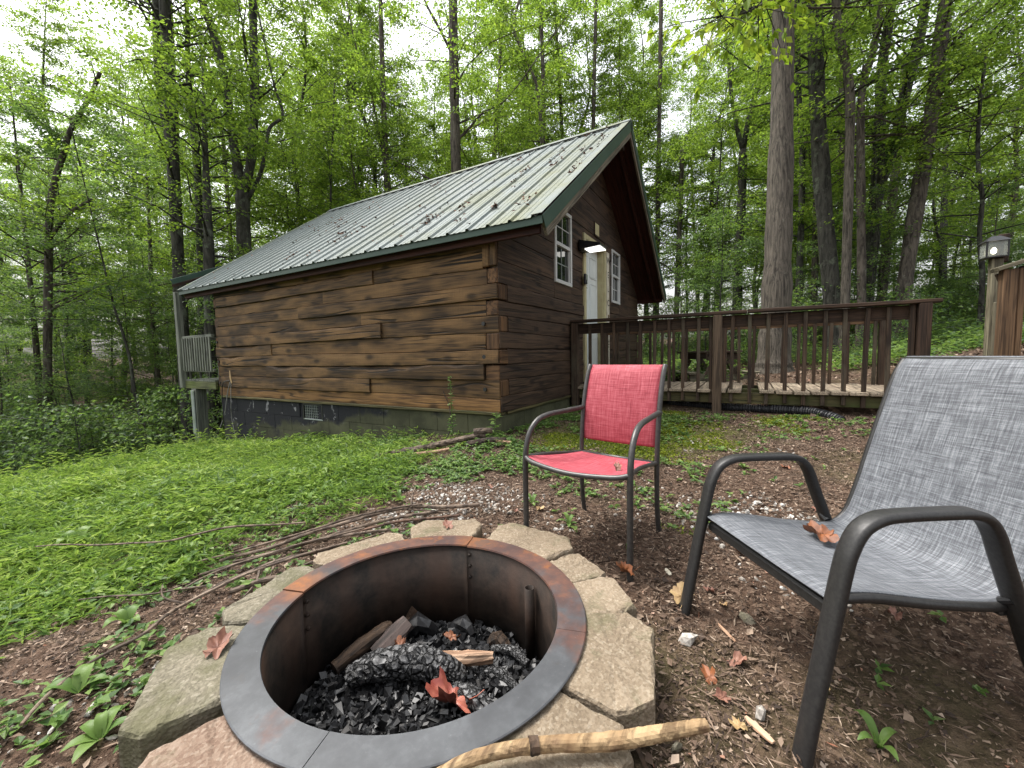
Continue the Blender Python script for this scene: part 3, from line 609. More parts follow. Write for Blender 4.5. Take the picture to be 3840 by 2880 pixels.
# ------------------------------------------------------------------ entrance walkway
dk=thing('entrance_walkway','raised wooden walkway with red brown balustrade leading to the cabin door','walkway',(2.4,-1.8,.25))
DZ=.52; y=-.04; k=0
while y>-3.52:
    wd=.136+.006*math.sin(k*3.1); g_=.012+.008*abs(math.sin(k*1.9)); nx=.03*math.sin(k*2.3)
    if k!=13: beam('deck_plank',(1.765+nx*.6,y-wd/2,DZ-.018+.003*math.sin(k*5)),(3.06+nx,y-wd/2,DZ-.018+.003*math.sin(k*5+1)),wd,.034,'plank',dk,.004)
    y-=wd+g_; k+=1
abox('stringer',1.842,1.882,-3.50,-.03,.362,.484,'mossy',dk,.004); abox('stringer',2.995,3.035,-3.50,-.03,.362,.484,'mossy',dk,.004); abox('stringer',2.40,2.44,-3.50,-.03,.36,.483,'mossy',dk,.004)
for (yy,w_) in ((-.075,.09),(-1.768,.092)): abox('rail_post',1.752,1.838,yy-w_/2,yy+w_/2,g1(1.8,yy)-.05 if yy<-1 else .1,1.352,'postbrown' if yy<-1 else 'deck',dk,.006)
abox('rail_post',1.750,1.875,-3.495,-3.405,g1(1.8,-3.45)-.1,1.350,'rail',dk,.006); abox('rail_post',1.80,1.84,-3.398,-3.358,g1(1.8,-3.4)-.05,1.345,'deck',dk,.004)
for yy in (-.11,-1.768,-3.44): abox('rail_post',2.95,3.04,yy-.045,yy+.045,.2,1.36,'deck',dk,.006)
abox('rail_post',2.955,2.99,-3.375,-3.340,.36,1.36,'deck',dk,.004)
BY=[-.272,-.433,-.594,-.757,-.923,-1.084,-1.252,-1.405,-1.571,-1.70,-1.911,-2.082,-2.245,-2.406,-2.57,-2.733,-2.893,-3.055,-3.219]
for i,yy in enumerate(BY):
    t=.006*math.sin(i*2.7); beam('baluster',(1.822,yy+t,.375+.01*math.sin(i*4)),(1.822,yy-t,1.335),.036,.036,'deck',dk,.003,(0,1,0))
    yf=yy-.05; 
    if yf>-3.3: beam('baluster',(2.972,yf-t,.40),(2.972,yf+t,1.345),.036,.036,'deck',dk,.003,(0,1,0))
abox('rail_board',1.843,1.880,-3.40,-.03,1.212,1.343,'rail',dk,.004); abox('rail_board',2.992,3.028,-3.40,-.03,1.236,1.36,'post',dk,.004)  # far board in a paler wood, the light on it put into the colour
beam('rail_cap',(1.822,-.03,1.378),(1.822,-2.05,1.371),.142,.034,'rail',dk,.004); beam('rail_cap',(1.818,-2.053,1.374),(1.822,-3.56,1.365),.142,.034,'rail',dk,.004)
beam('rail_cap',(2.995,-.03,1.382),(2.995,-3.52,1.382),.142,.034,'rail',dk,.004)
hs_=thing('drain_hose','black corrugated drain hose lying under the edge of the walkway','hose',(1.85,-2.7,.27))
P=smoothpath([(2.1,-1.2,.30),(1.95,-1.9,.30),(1.86,-2.35,.31),(1.78,-2.62,.31),(1.66,-2.78,.285),(1.58,-2.86,.255)],22); P=smoothpath(P,1)
hd=np.r_[0,np.cumsum(np.linalg.norm(np.diff(P,axis=0),axis=1))]; t=np.arange(0,hd[-1],.006); Pp=A([np.interp(t,hd,P[:,i]) for i in range(3)]).T
MB().add(tubev(Pp,.044+.006*np.sign(np.sin(t*2*np.pi/.024)),12)).build('hose_tube','hose',hs_)
# ------------------------------------------------------------------ second flight of railing at the right
rr=thing('stair_railing','orange brown stair railing climbing at the right edge beyond the grey chair','railing',(1.9,-4.3,.6))
abox('rail_post',1.835,1.925,-4.035,-3.945,.5,1.60,'post',rr,.006); abox('rail_post',1.86,1.90,-4.085,-4.045,.5,1.60,'post',rr,.004)
beam('rail_cap',(1.875,-3.90,1.600),(1.875,-5.35,2.10),.14,.036,'postgrey',rr,.005); beam('rail_board',(1.935,-3.95,1.515),(1.935,-5.35,1.995),.034,.12,'rail',rr,.004)
beam('bottom_rail',(1.80,-4.09,.835),(1.80,-5.35,1.16),.034,.13,'rail',rr,.004)
for k in range(6): yy=-4.22-.19*k; abox('baluster',1.893,1.915,yy-.02,yy+.02,.75+(-(yy+4.0))*.3,1.52+(-(yy+4.0))*.345,'post',rr,.003)
abox('rail_post',1.835,1.925,-5.35,-5.26,.6,2.02,'post',rr,.006)
# ------------------------------------------------------------------ lamp post
lp=thing('lamp_post','grey wooden lamp post carrying a small lit black lantern','lamp post',(3.25,-4.40,.85))
gzl=g1(3.25,-4.4); abox('post',3.215,3.305,-4.445,-4.355,gzl-.2,1.90,'postgrey',lp,.008); abox('post',3.19,3.214,-4.42,-4.38,gzl-.1,1.42,'postgrey',lp,.004)
abox('post_top',3.27,3.35,-4.50,-4.42,1.86,2.16,'rail',lp,.006)
lx,ly=3.25,-4.375; lan=abox('lantern',lx-.088,lx+.088,ly-.088,ly+.088,1.900,1.915,'black',lp,.004)
V=[(lx+a,ly+b,c) for c,h in ((2.075,.10),(2.135,.035)) for a,b in ((-h,-h),(h,-h),(h,h),(-h,h))]; ob('lantern_roof',mesh(V,[(3,2,1,0),(4,5,6,7),(0,1,5,4),(1,2,6,5),(2,3,7,6),(3,0,4,7)]),'black',lan)
for a,b in ((-1,-1),(1,-1),(1,1),(-1,1)): abox('lantern_bar',lx+a*.08-.007,lx+a*.08+.007,ly+b*.08-.007,ly+b*.08+.007,1.916,2.074,'black',lan,.002)
for a,b,c,d in ((-.072,.072,-.083,-.081),(-.072,.072,.081,.083),(-.083,-.081,-.072,.072),(.081,.083,-.072,.072)): abox('lantern_pane',lx+a,lx+b,ly+c,ly+d,1.918,2.072,'lampglass',lan,.0005)
V,F=tubev([(lx,ly,1.95),(lx,ly,1.965),(lx,ly,1.995),(lx,ly,2.02)],[.010,.022,.024,.008],10); ob('bulb',mesh(V,F,'bulb',True),'bulb',lan)
abox('lantern_bracket',lx+.02,lx+.10,ly-.06,ly-.03,2.09,2.11,'black',lan,.003)
# ------------------------------------------------------------------ bench behind the walkway
bn=thing('wooden_bench','red brown wooden bench with splayed legs behind the walkway balusters','bench',(4.6,-1.75,.45))
u0,u1=A([4.43,-1.44,0]),A([4.70,-1.92,0]); ud=(u1-u0)/np.linalg.norm(u1-u0); vd=A([-ud[1],ud[0],0]); vd=-vd if vd[0]<0 else vd; uc=(u0+u1)/2
for s_ in (-.02,1.1):
    o=uc+vd*s_
    beam('top_rail',o-ud*.27+A([0,0,.86]),o+ud*.27+A([0,0,.86]),.06,.12,'deck',bn,.004)
    for q in (-1,1): beam('leg',o+ud*q*.10+A([0,0,.80]),o+ud*q*.33+A([0,0,.40]),.05,.12,'deck',bn,.004,tuple(ud))
    beam('foot_rail',o-ud*.56+A([0,0,.49]),o+ud*.56+A([0,0,.49]),.05,.13,'postgrey',bn,.004)
for q in (-.2,-.065,.07,.205): beam('top_board',uc+ud*q-vd*.15+A([0,0,.94]),uc+ud*q+vd*1.3+A([0,0,.94]),.128,.035,'deck',bn,.004)
for q in (-.50,.50): beam('seat_board',uc+ud*q-vd*.10+A([0,0,.573]),uc+ud*q+vd*1.25+A([0,0,.573]),.20,.035,'postgrey',bn,.004)
# ------------------------------------------------------------------ rear porch of the cabin
pc=thing('rear_porch','grey weathered porch with slatted rail at the far end of the cabin','porch',(0,5.9,-.6))
abox('corner_post',-.10,-.01,6.40,6.49,.50,2.14,'porch',pc,.006)
abox('porch_post',-.06,.10,6.02,6.17,g1(0,6.1)-.2,.488,'porch',pc,.006)
mb=MB(); mb.box(-.085,-.062,6.06,6.16,-.30,.46,.01); mb.build('post_conduit','pvc',pc)
abox('rim_joist',-.05,-.01,5.36,6.46,.49,.615,'mossbeam',pc,.005); abox('rim_joist',-.009,2.5,6.42,6.46,.49,.615,'porch',pc,.005)
for k in range(8): abox('floor_board',-.045,2.5,5.38+k*.135,5.505+k*.135,.618,.645,'porch',pc,.003)
abox('rail_top',-.06,-.01,5.37,6.39,1.335,1.385,'porch',pc,.004); abox('rail_bottom',-.055,-.015,5.37,6.39,.775,.825,'porch',pc,.004)
for k in range(12): abox('slat',-.082,-.061,5.40+k*.083,5.435+k*.083,.79,1.345,'porch',pc,.003)
abox('rail_top',0,2.4,6.41,6.45,1.335,1.385,'porch',pc,.004)
for k in range(16): abox('slat',.05+k*.15,.085+k*.15,6.455,6.475,.65,1.345,'porch',pc,.003)
beam('porch_roof_edge',(-.17,6.32,2.29),(1.25,6.32,2.94),.012,.085,'green',pc,.003); beam('porch_roof_board',(-.15,6.35,2.225),(1.25,6.35,2.865),.03,.05,'rail',pc,.004)
beam('porch_roof',(.0,6.50,2.335),(1.25,6.50,2.91),.28,.03,'soffit',pc,.003,(-.42,0,.9))
# cables hanging from the wall into the grass
cb=thing('cable_bundle','thin grey and black cables dangling down the far corner of the long wall','cable',(-.04,4.9,-.5))
for k,P in enumerate(([(-.035,4.93,.62),(-.05,5.0,.45),(-.06,5.12,.1),(-.10,5.28,-.2),(-.12,5.52,-.5)],[(-.035,4.94,.64),(-.06,5.10,.60),(-.06,5.16,.35),(-.08,5.14,.0),(-.14,5.38,-.35),(-.16,5.5,-.52)],[(-.035,4.91,.60),(-.05,4.92,.3),(-.04,4.95,.05),(-.05,4.87,-.2),(-.05,4.86,-.45)])):
    MB().add(tubev(smoothpath(P,6),.007 if k<2 else .005,6)).build('cable','cable' if k!=1 else 'black',cb,True)
MB().add(tubev([(-.032,4.93,.80),(-.036,4.92,.70),(-.036,4.89,.60)],[.012,.026,.02],7,flat=.25)).build('sealant_patch','tanleaf',cb)
# ------------------------------------------------------------------ fire pit
PC=A([-2.385,-1.148]); RO_,RI_=.536,.446; RZ=.128
fp=thing('fire_ring','round steel fire ring with rust stained flat rim','fire ring',(PC[0],PC[1],-.25))
def ringseg(a0,a1,r0,r1,z0,z1,n=26,sub=1,warp=0.):
    V=[];F=[]
    for i in range(n+1):
        a=math.radians(a0+(a1-a0)*i/n); c,s=math.cos(a),math.sin(a)
        for r_,zz in ((r0,z0),(r0+.002,z1),(r1-.003,z1),(r1,z1-.002),(r1,z0)): V.append((c*r_,s*r_,zz+warp*math.sin(a*3)))
    for i in range(n):
        for j in range(5): k=(j+1)%5; F.append((i*5+j,(i+1)*5+j,(i+1)*5+k,i*5+k))
    F.append((4,3,2,1,0)); F.append(tuple(n*5+j for j in range(5)))
    return V,F
MW=Matrix.Translation((PC[0],PC[1],0))
for i,(a0,a1,dz) in enumerate(((106.9,196.5,0),(196.8,285.6,.0008),(285.9,376.4,0),(16.6,106.6,.004))):
    ob('rim_segment',mesh(*ringseg(a0,a1,RI_,RO_,RZ-.006+dz,RZ+dz,26)),'steel',fp,MW)
def shell(a0,a1,r,z0,z1,th=.004,n=30):
    V=[];F=[]
    for i in range(n+1):
        a=math.radians(a0+(a1-a0)*i/n)
        for r_ in (r,r+th):
            for zz in (z0,z1): V.append((math.cos(a)*r_,math.sin(a)*r_,zz))
    for i in range(n): 
        for j,k in ((0,1),(1,3),(3,2),(2,0)): F.append((i*4+j,i*4+k,(i+1)*4+k,(i+1)*4+j))
    F+= [(0,1,3,2),(n*4,n*4+2,n*4+3,n*4+1)]
    return V,F
for i,(a0,a1) in enumerate(((106.9,197.5),(197,286.5),(286,377),(16.6,107.4))): ob('ring_wall',mesh(*shell(a0,a1,RI_+.006+.003*(i%2),-.30,RZ-.007),smooth=True),'steelin',fp,MW)
for a in (16.2,106.5):
    for zz in (.09,.04,-.01): 
        d=A([math.cos(math.radians(a-1.2)),math.sin(math.radians(a-1.2)),0]); c=A([0,0,zz]); MB().add(tubev([c+d*(RI_+.007),c+d*(RI_-.004),c+d*(RI_-.008)],[.008,.008,.004],8)).build('bolt','steelin',fp,False,MW)
# short steel tube inside the ring
tp=thing('steel_tube','short upright open steel tube standing inside the fire ring','tube',(-2.005,-1.353,-.2))
V=[];F=[];n=14
for i in range(n):
    a=2*math.pi*i/n
    for r_,zz in ((.0165,.062),(.0195,.062),(.0195,-.25),(.0165,-.0)): V.append((-2.012+.0*zz+math.cos(a)*r_,-1.355+math.sin(a)*r_,zz))
for i in range(n):
    k=(i+1)%n
    for j in range(3): F.append((i*4+j,k*4+j,k*4+j+1,i*4+j+1))
    F.append((i*4+3,k*4+3,k*4,i*4))
ob('tube_wall',mesh(V,F,smooth=True),'steelin',tp)
# ash bed
V=[];F=[];nr,na=9,40
for i in range(nr):
    for j in range(na):
        r_=.45*i/(nr-1); a=2*math.pi*j/na; x,y=r_*math.cos(a),r_*math.sin(a); V.append((PC[0]+x,PC[1]+y,-.235+.04*math.exp(-((x+.02)**2+(y+.02)**2)/.06)+.012*vnoise(x*12+y*9,3)))
for i in range(nr-1):
    for j in range(na): k=(j+1)%na; F.append((i*na+j,(i+1)*na+j,(i+1)*na+k,i*na+k))
tag(ob('ash_bed',mesh(V,F,smooth=True),'ash'),'black bed of ash under the charcoal in the fire ring','ash',None,'stuff')
def bedz(x,y): return -.235+.04*np.exp(-((x-PC[0]+.02)**2+(y-PC[1]+.02)**2)/.06)
# charcoal chunks (uncountable)
def rocks(P,size,seed,flat=.7,elong=1.0,jag=1):
    rg=np.random.default_rng(seed); n=len(P); t=(1+5**.5)/2
    I=A([(-1,t,0),(1,t,0),(-1,-t,0),(1,-t,0),(0,-1,t),(0,1,t),(0,-1,-t),(0,1,-t),(t,0,-1),(t,0,1),(-t,0,-1),(-t,0,1)])/1.9
    T=A([(0,11,5),(0,5,1),(0,1,7),(0,7,10),(0,10,11),(1,5,9),(5,11,4),(11,10,2),(10,7,6),(7,1,8),(3,9,4),(3,4,2),(3,2,6),(3,6,8),(3,8,9),(4,9,5),(2,4,11),(6,2,10),(8,6,7),(9,8,1)])
    V=np.repeat(I[None],n,0); V=(np.sign(V)*np.abs(V)**jag*(1+.30*(rg.random((n,12,3))-.5)*1.6)) if jag!=1 else V*(1+.35*(rg.random((n,12,1))-.5)*1.6)
    sc=np.c_[elong*(.8+.5*rg.random(n)),.7+.4*rg.random(n),flat*(.7+.5*rg.random(n))]; V=V*sc[:,None]
    q=rg.normal(size=(n,4)); q[:,1:3]*=.5; q/=np.linalg.norm(q,axis=1)[:,None]; w_,x,y,z=q.T
    R=np.stack([np.stack([1-2*(y*y+z*z),2*(x*y-z*w_),2*(x*z+y*w_)],-1),np.stack([2*(x*y+z*w_),1-2*(x*x+z*z),2*(y*z-x*w_)],-1),np.stack([2*(x*z-y*w_),2*(y*z+x*w_),1-2*(x*x+y*y)],-1)],1)
    V=np.einsum('nij,nkj->nki',R,V)*A(size)[:,None,None]+A(P)[:,None]
    F=(T[None]+12*np.arange(n)[:,None,None]).reshape(-1,3); return V.reshape(-1,3),F
def shards(P,size,seed,dims=(1.5,.8,.6)):
    rg=np.random.default_rng(seed); n=len(P); C=A([(-1,-1,-1),(1,-1,-1),(1,1,-1),(-1,1,-1),(-1,-1,1),(1,-1,1),(1,1,1),(-1,1,1)],float)
    Q=A([(0,3,2,1),(4,5,6,7),(0,1,5,4),(1,2,6,5),(2,3,7,6),(3,0,4,7)]); V=C[None]*A(dims)*(.6+.8*rg.random((n,1,3)))+.75*(rg.random((n,8,3))-.5)
    q=rg.normal(size=(n,4)); q/=np.linalg.norm(q,axis=1)[:,None]; w_,x,y,z=q.T
    R=np.stack([np.stack([1-2*(y*y+z*z),2*(x*y-z*w_),2*(x*z+y*w_)],-1),np.stack([2*(x*y+z*w_),1-2*(x*x+z*z),2*(y*z-x*w_)],-1),np.stack([2*(x*z-y*w_),2*(y*z+x*w_),1-2*(x*x+y*y)],-1)],1)
    V=np.einsum('nij,nkj->nki',R,V)*A(size)[:,None,None]+A(P)[:,None]; return V.reshape(-1,3),(Q[None]+8*np.arange(n)[:,None,None]).reshape(-1,4)
rg=np.random.default_rng(5); n=6500; r_=.43*np.sqrt(rg.random(n)); a=rg.random(n)*2*np.pi; x=PC[0]+r_*np.cos(a); y=PC[1]+r_*np.sin(a); s=.004+.015*rg.random(n)**2.8
s[:130]=.011+.009*rg.random(130); V,F=shards(np.c_[x,y,bedz(x,y)+s*.4+.022*rg.random(n)],s*.75,6); tag(ob('charcoal',nmesh(V,F,'charcoal'),'char'),'loose black charcoal pieces filling the fire ring','charcoal',None,'stuff')
def lump(name,label,cat,P,R,mt,seed=1,ns=12,uvs=(6,10),group=None,rough=.12,k=5,flat=1.,par=None):
    """irregular log along a path, own UV so that cracks follow its length"""
    P=smoothpath(P,k); n=len(P); R=np.interp(np.linspace(0,1,n),np.linspace(0,1,len(R)),R); V,F=tubev(P,R,ns,True,flat); V=A(V)
    rg=np.random.default_rng(seed); c=np.repeat(P,ns,0); V=c+(V-c)*(1+rough*rg.normal(size=(len(V),1)))
    L=np.r_[0,np.cumsum(np.linalg.norm(np.diff(P,axis=0),axis=1))]; uv=np.c_[np.repeat(L*uvs[0],ns),np.tile(np.arange(ns)/ns*uvs[1],n)]
    o=ob(name,mesh(V,F,name,False,uv),mt,par)
    if label: tag(o,label,cat,group)
    return o
zb=-.16
lump('charred_log','large cracked charred log lying across the middle of the charcoal','log',[(-2.46,-.87,zb-.005),(-2.40,-.96,zb+.03),(-2.33,-1.07,zb+.035),(-2.29,-1.17,zb+.01),(-2.28,-1.23,zb-.02)],[.032,.050,.055,.050,.030],'charlog',3,18,(30,9),None,.06,9)
lump('charred_log','short cracked charred log beside the red leaf in the fire ring','log',[(-2.33,-1.235,zb-.01),(-2.33,-1.31,zb+.0),(-2.335,-1.40,zb-.01)],[.030,.034,.022],'charlog',4,16,(34,8),None,.07,7)
lump('charred_log','thin charred stick at the foot of the steel tube','log',[(-2.075,-1.22,zb-.03),(-2.06,-1.30,zb-.02),(-2.08,-1.38,zb-.03)],[.014,.018,.014],'charlog',5,10,(60,8),None,.07,7)
lump('charred_log','dark charred stick right of the pale split wood','log',[(-2.19,-1.24,zb-.035),(-2.17,-1.31,zb-.025),(-2.19,-1.40,zb-.04)],[.018,.020,.014],'charlog',6,10,(55,9),None,.07,7)
lump('half_burnt_branch','brown half burnt branch against the far left ring wall','branch',[(-2.45,-.775,zb-.02),(-2.36,-.79,zb+.0),(-2.26,-.815,zb+.02),(-2.22,-.825,zb+.02)],[.026,.029,.027,.020],'burnt',7,12,(6,3),None,.05)
lump('charred_chunk','dark wedge shaped charred chunk at the far ring wall','chunk',[(-2.17,-.87,zb-.04),(-2.14,-.90,zb+.01),(-2.10,-.96,zb-.03)],[.028,.040,.022],'char',8,7,(6,3),None,.15,2)
lump('charred_chunk','black charred chunk below the ring seam at the far side','chunk',[(-2.06,-1.00,zb-.04),(-2.03,-1.05,zb-.01),(-2.04,-1.10,zb-.04)],[.024,.034,.022],'char',9,7,(6,3),None,.15,2)
lump('charred_chunk','small brown topped chunk at the right ring wall','chunk',[(-2.03,-1.18,zb-.05),(-2.02,-1.22,zb-.02),(-2.04,-1.27,zb-.04)],[.022,.030,.020],'burnt',10,7,(6,3),None,.15,2)
def slab(name,label,cat,p0,p1,wd,th,mt,upv,seed,taper=.6):
    m,L=frame(p0,p1,upv); rg=np.random.default_rng(seed); n=7; V=[];F=[]
    for i in range(n):
        x=-L/2+L*i/(n-1); w0=wd/2*(1-(1-taper)*abs(2*i/(n-1)-1)**3); t=th/2
        for yy,zz in ((-w0,-t*.6),(-w0*.8,t*.5),(0,t),(w0*.8,t*.6),(w0,-t*.5),(0,-t)): V.append((x+.02*rg.normal()*L*.3*(i in(0,n-1)),yy*(1+.08*rg.normal()),zz*(1+.12*rg.normal())))
    for i in range(n-1):
        for j in range(6): k=(j+1)%6; F.append((i*6+j,(i+1)*6+j,(i+1)*6+k,i*6+k))
    F+=[tuple(range(6)),tuple(range((n-1)*6,n*6))[::-1]]
    return tag(ob(name,mesh(V,F),mt,None,m),label,cat)
slab('split_wood','pale split piece of wood resting on the charred log','wood',(-2.31,-1.05,zb+.02),(-2.155,-1.275,zb+.012),.052,.040,'split',(-.5,-.25,.8),3)
slab('scorched_board','dark scorched flat board leaning beside the brown branch','board',(-2.335,-.86,zb-.01),(-2.20,-.90,zb+.055),.075,.025,'board',(-.6,-.3,.8),4,.85)
# concrete blocks round the ring
def block(a0,a1,r0,r1,ch0,ch1,mt,label,zt,tilt,seed):
    rg=np.random.default_rng(seed); a0,a1=math.radians(a0-.5),math.radians(a1+.5); am=(a0+a1)/2; c0=A([math.cos(am),math.sin(am)])*(r0+r1)/2
    tip=[]
    for a,r_ in ((a0,r0),(a0+ch0*(a1-a0)*0,r1-.06*ch0),(a0+(a1-a0)*.22*ch0,r1+.012),(a0+(a1-a0)*(1-.22*ch1),r1+.012),(a1,r1-.06*ch1),(a1,r0)):
        tip.append(A([math.cos(a),math.sin(a)])*r_-c0)
    # subdivide the outline so that edges can crumble
    pts=[]
    for i in range(len(tip)):
        p,q=tip[i],tip[(i+1)%len(tip)]; m=max(2,int(np.linalg.norm(q-p)/.022))
        for j in range(m): pts.append(p+(q-p)*j/m)
    P=A(pts); P=P+rg.normal(size=P.shape)*.0022; n=len(P); H=.105
    V=[];F=[]
    for (ins,zz) in ((0,0),(0.,H-.010),(.004,H-.003),(.011,H)):
        sc=1-ins/np.maximum(np.linalg.norm(P,axis=1),.05); jit=rg.normal(size=n)*(.0022 if zz>0 else 0)
        V+=[(x*s_,y*s_,zz+j) for (x,y),s_,j in zip(P,sc,jit)]
    for l in range(3):
        for j in range(n): k=(j+1)%n; F.append((l*n+j,l*n+k,(l+1)*n+k,(l+1)*n+j))
    V.append((0,0,H)); F+=[(3*n+j,3*n+(j+1)%n,4*n) for j in range(n)]; F.append(tuple(range(n))[::-1])
    m=Matrix.Translation((PC[0]+c0[0],PC[1]+c0[1],zt-H))@Matrix.Rotation(tilt[0],4,'X')@Matrix.Rotation(tilt[1],4,'Y')
    return tag(ob('paving_block',mesh(V,F),mt,None,m),label,'block','concrete blocks laid round the fire ring')
BL=[(18.5,46,.50,.765,.6,.8,'block_tan','tan concrete block behind the fire ring with a brown leaf on it',.112,(.01,.0)),
(-22.5,10.5,.505,.76,.9,.6,'block_tan','tan concrete block behind the fire ring nearest the red chair',.116,(.0,.01)),
(-41,-24.5,.495,.695,.5,.5,'block_tan','smaller cracked tan block right of the fire ring, near the red chair front leg',.108,(.02,0)),
(-61,-41.8,.495,.705,.8,.5,'block_tan','cracked tan block between the near red chair leg and the large right block',.106,(-.01,.01)),
(-95,-62,.495,.725,.9,.8,'block_tan','large tan concrete block at the right of the fire ring',.116,(0,.0)),
(-129,-97.5,.495,.725,.6,.6,'block_tan','tan concrete block at the bottom right under the peeled branch',.112,(.01,-.01)),
(-162.5,-130.5,.495,.72,.7,.7,'block_tan','concrete block in front of the fire ring at the bottom edge',.112,(0,0)),
(163.5,195.5,.495,.715,.8,.8,'block_red','reddish concrete block at the lower left of the fire ring',.112,(.0,.0)),
(125,158.5,.495,.715,.9,.5,'block_moss','large mossy grey block left of the fire ring with a curled brown leaf',.118,(0,.01)),
(89,122.5,.495,.665,.5,.7,'block_moss','mossy grey block at the upper left of the fire ring beside the sticks',.114,(.0,.015)),
(50.5,85,.505,.67,.6,.4,'block_tan','narrow tan block at the far left of the ring in front of the stick pile',.116,(.015,0))]
for i,b in enumerate(BL): block(*b[:7],b[7],b[8],b[9],i+3)
# ------------------------------------------------------------------ chairs
def grid(name,P,uvs,mt,parent,smooth=True,th=.003):
    """P (a,b,3) surface with a hemmed underside"""
    P=A(P); a,b,_=P.shape; du=np.gradient(P,axis=0); dv=np.gradient(P,axis=1); N=np.cross(du,dv); N/=np.linalg.norm(N,axis=2)[...,None]+1e-9
    V=np.r_[P.reshape(-1,3),(P-N*th).reshape(-1,3)]; F=[]; o=a*b
    for i in range(a-1):
        for j in range(b-1): q=(i*b+j,i*b+j+1,(i+1)*b+j+1,(i+1)*b+j); F+=[q,tuple(o+k for k in q[::-1])]
    rim=[i*b for i in range(a)]+[(a-1)*b+j for j in range(1,b)]+[i*b+b-1 for i in range(a-2,-1,-1)]+[j for j in range(b-2,0,-1)]
    for i in range(len(rim)): p,q=rim[i],rim[(i+1)%len(rim)]; F.append((p,q,o+q,o+p))
    uv=np.zeros((a,b,2)); L=np.r_[0,np.cumsum(np.linalg.norm(np.diff(P[:,b//2],axis=0),axis=1))]; Wd=np.r_[0,np.cumsum(np.linalg.norm(np.diff(P[a//2],axis=0),axis=1))]
    uv[...,0]=Wd[None]*uvs; uv[...,1]=L[:,None]*uvs; uv=uv.reshape(-1,2); return ob(name,mesh(V,F,name,smooth,np.r_[uv,uv]),mt,parent)
# red chair
rc=thing('red_sling_chair','red sling patio chair with grey tube frame facing the fire pit','chair',(-1.43,-1.44,.045))
f_=A([-.984,.181,0]); l_=A([.181,.984,0]); FM=A([-1.645,-1.39,.0]); z0=.04
def cp(s,lat,z): return FM-f_*s+l_*lat+A([0,0,z])        # s = distance behind the front legs
for sg in (1,-1):
    q=lambda s,z,dl=0:cp(s,sg*(.272-.055*min(max(s,0),.45)/.44+dl),z)
    gf=g1(*q(0,0)[:2])-.02; gr=g1(*q(.47,0)[:2])-.02
    P=smoothpath([q(0,gf),q(.0,.2),q(.0,.36),q(.004,.47),q(.03,.56),q(.085,.618),q(.16,.640),q(.28,.645),q(.41,.648),q(.475,.650)],5)
    MB().add(tubev(P,.0135,12)).build('arm_and_front_leg','frame',rc,True)
    qb=lambda s,z:cp(s,sg*(.215),z)
    P=smoothpath([qb(.475,gr),qb(.452,.12),qb(.440,.25),qb(.440,.42),qb(.450,.55),qb(.475,.70),qb(.515,.83),qb(.545,.885)],5)
    MB().add(tubev(P,.0125,12)).build('back_leg','frame',rc,True)
    P=smoothpath([q(.0,.452,-.003),q(.15,.440,-.012),q(.3,.418,-.014),q(.44,.400,-.004)],4); MB().add(tubev(P,.010,10)).build('seat_rail','frame',rc,True)
P=smoothpath([cp(.0,.268,.450),cp(-.025,.20,.436),cp(-.045,.0,.425),cp(-.025,-.20,.436),cp(.0,-.268,.450)],6); MB().add(tubev(P,.0115,12)).build('front_bar','frame',rc,True)
P=[cp(.43,.215,.40),cp(.43,-.215,.40)]; MB().add(tubev(P,.010,10)).build('rear_bar','frame',rc,True)
ss=np.linspace(0,1,15); tt=np.linspace(-1,1,13)
G_=[[cp(-.035*(1-t*t)*(1-s)**2+.44*s,t*(.262-.055*s),.458-.055*s-.030*(1-t*t)*math.sin(math.pi*min(1,s*.9+.1))-.020*(1-t*t)*(1-s)**3) for t in tt] for s in ss]
grid('seat_sling',G_,1.,'redsling',rc)
prof=smoothpath(A([(.447,.475),(.447,.55),(.462,.66),(.490,.77),(.518,.845),(.545,.880),(.566,.886)]),4)
G_=[[cp(a-.012*(1-t*t)+.004-.022*(1-t*t)*(b>.6)*0,t*.212,b) for t in tt] for a,b in prof]
grid('back_sling',G_,1.,'redsling',rc)
# grey chair
gc=thing('grey_sling_chair','large grey woven sling chair with flat black arms, nearest the camera','chair',(-1.75,-2.35,-.04))
f2=A([-.580,.815,0]); f2/=np.linalg.norm(f2); l2=A([f2[1],-f2[0],0]); C2=A([-1.95,-2.10,0])
def cg(s,lat,z): return C2-f2*s+l2*lat+A([0,0,z])
def sweep(path,lat,wd,th,name):
    """rounded flat bar whose path lies in a fore-aft plane"""
    S_=smoothpath(A(path),6); T=np.gradient(S_,axis=0); T/=np.linalg.norm(T,axis=1)[:,None]; V=[];F=[]; a,b,r_=wd/2,th/2,min(wd,th)*.42
    sec=[]
    for cx,cy,a0 in ((a-r_,b-r_,0),(-a+r_,b-r_,90),(-a+r_,-b+r_,180),(a-r_,-b+r_,270)):
        for d in (0,45,90): sec.append((cx+r_*math.cos(math.radians(a0+d)),cy+r_*math.sin(math.radians(a0+d))))
    n=len(sec)
    for (s,z),t in zip(S_,T):
        for u_,v_ in sec: V.append(cg(s-t[1]*v_,lat+u_,z+t[0]*v_))
    for i in range(len(S_)-1):
        for j in range(n): k=(j+1)%n; F.append((i*n+j,i*n+k,(i+1)*n+k,(i+1)*n+j))
    F+=[tuple(range(n))[::-1],tuple(range(len(V)-n,len(V)))]
    return ob(name,mesh(V,F,name,True),'frame2',gc)
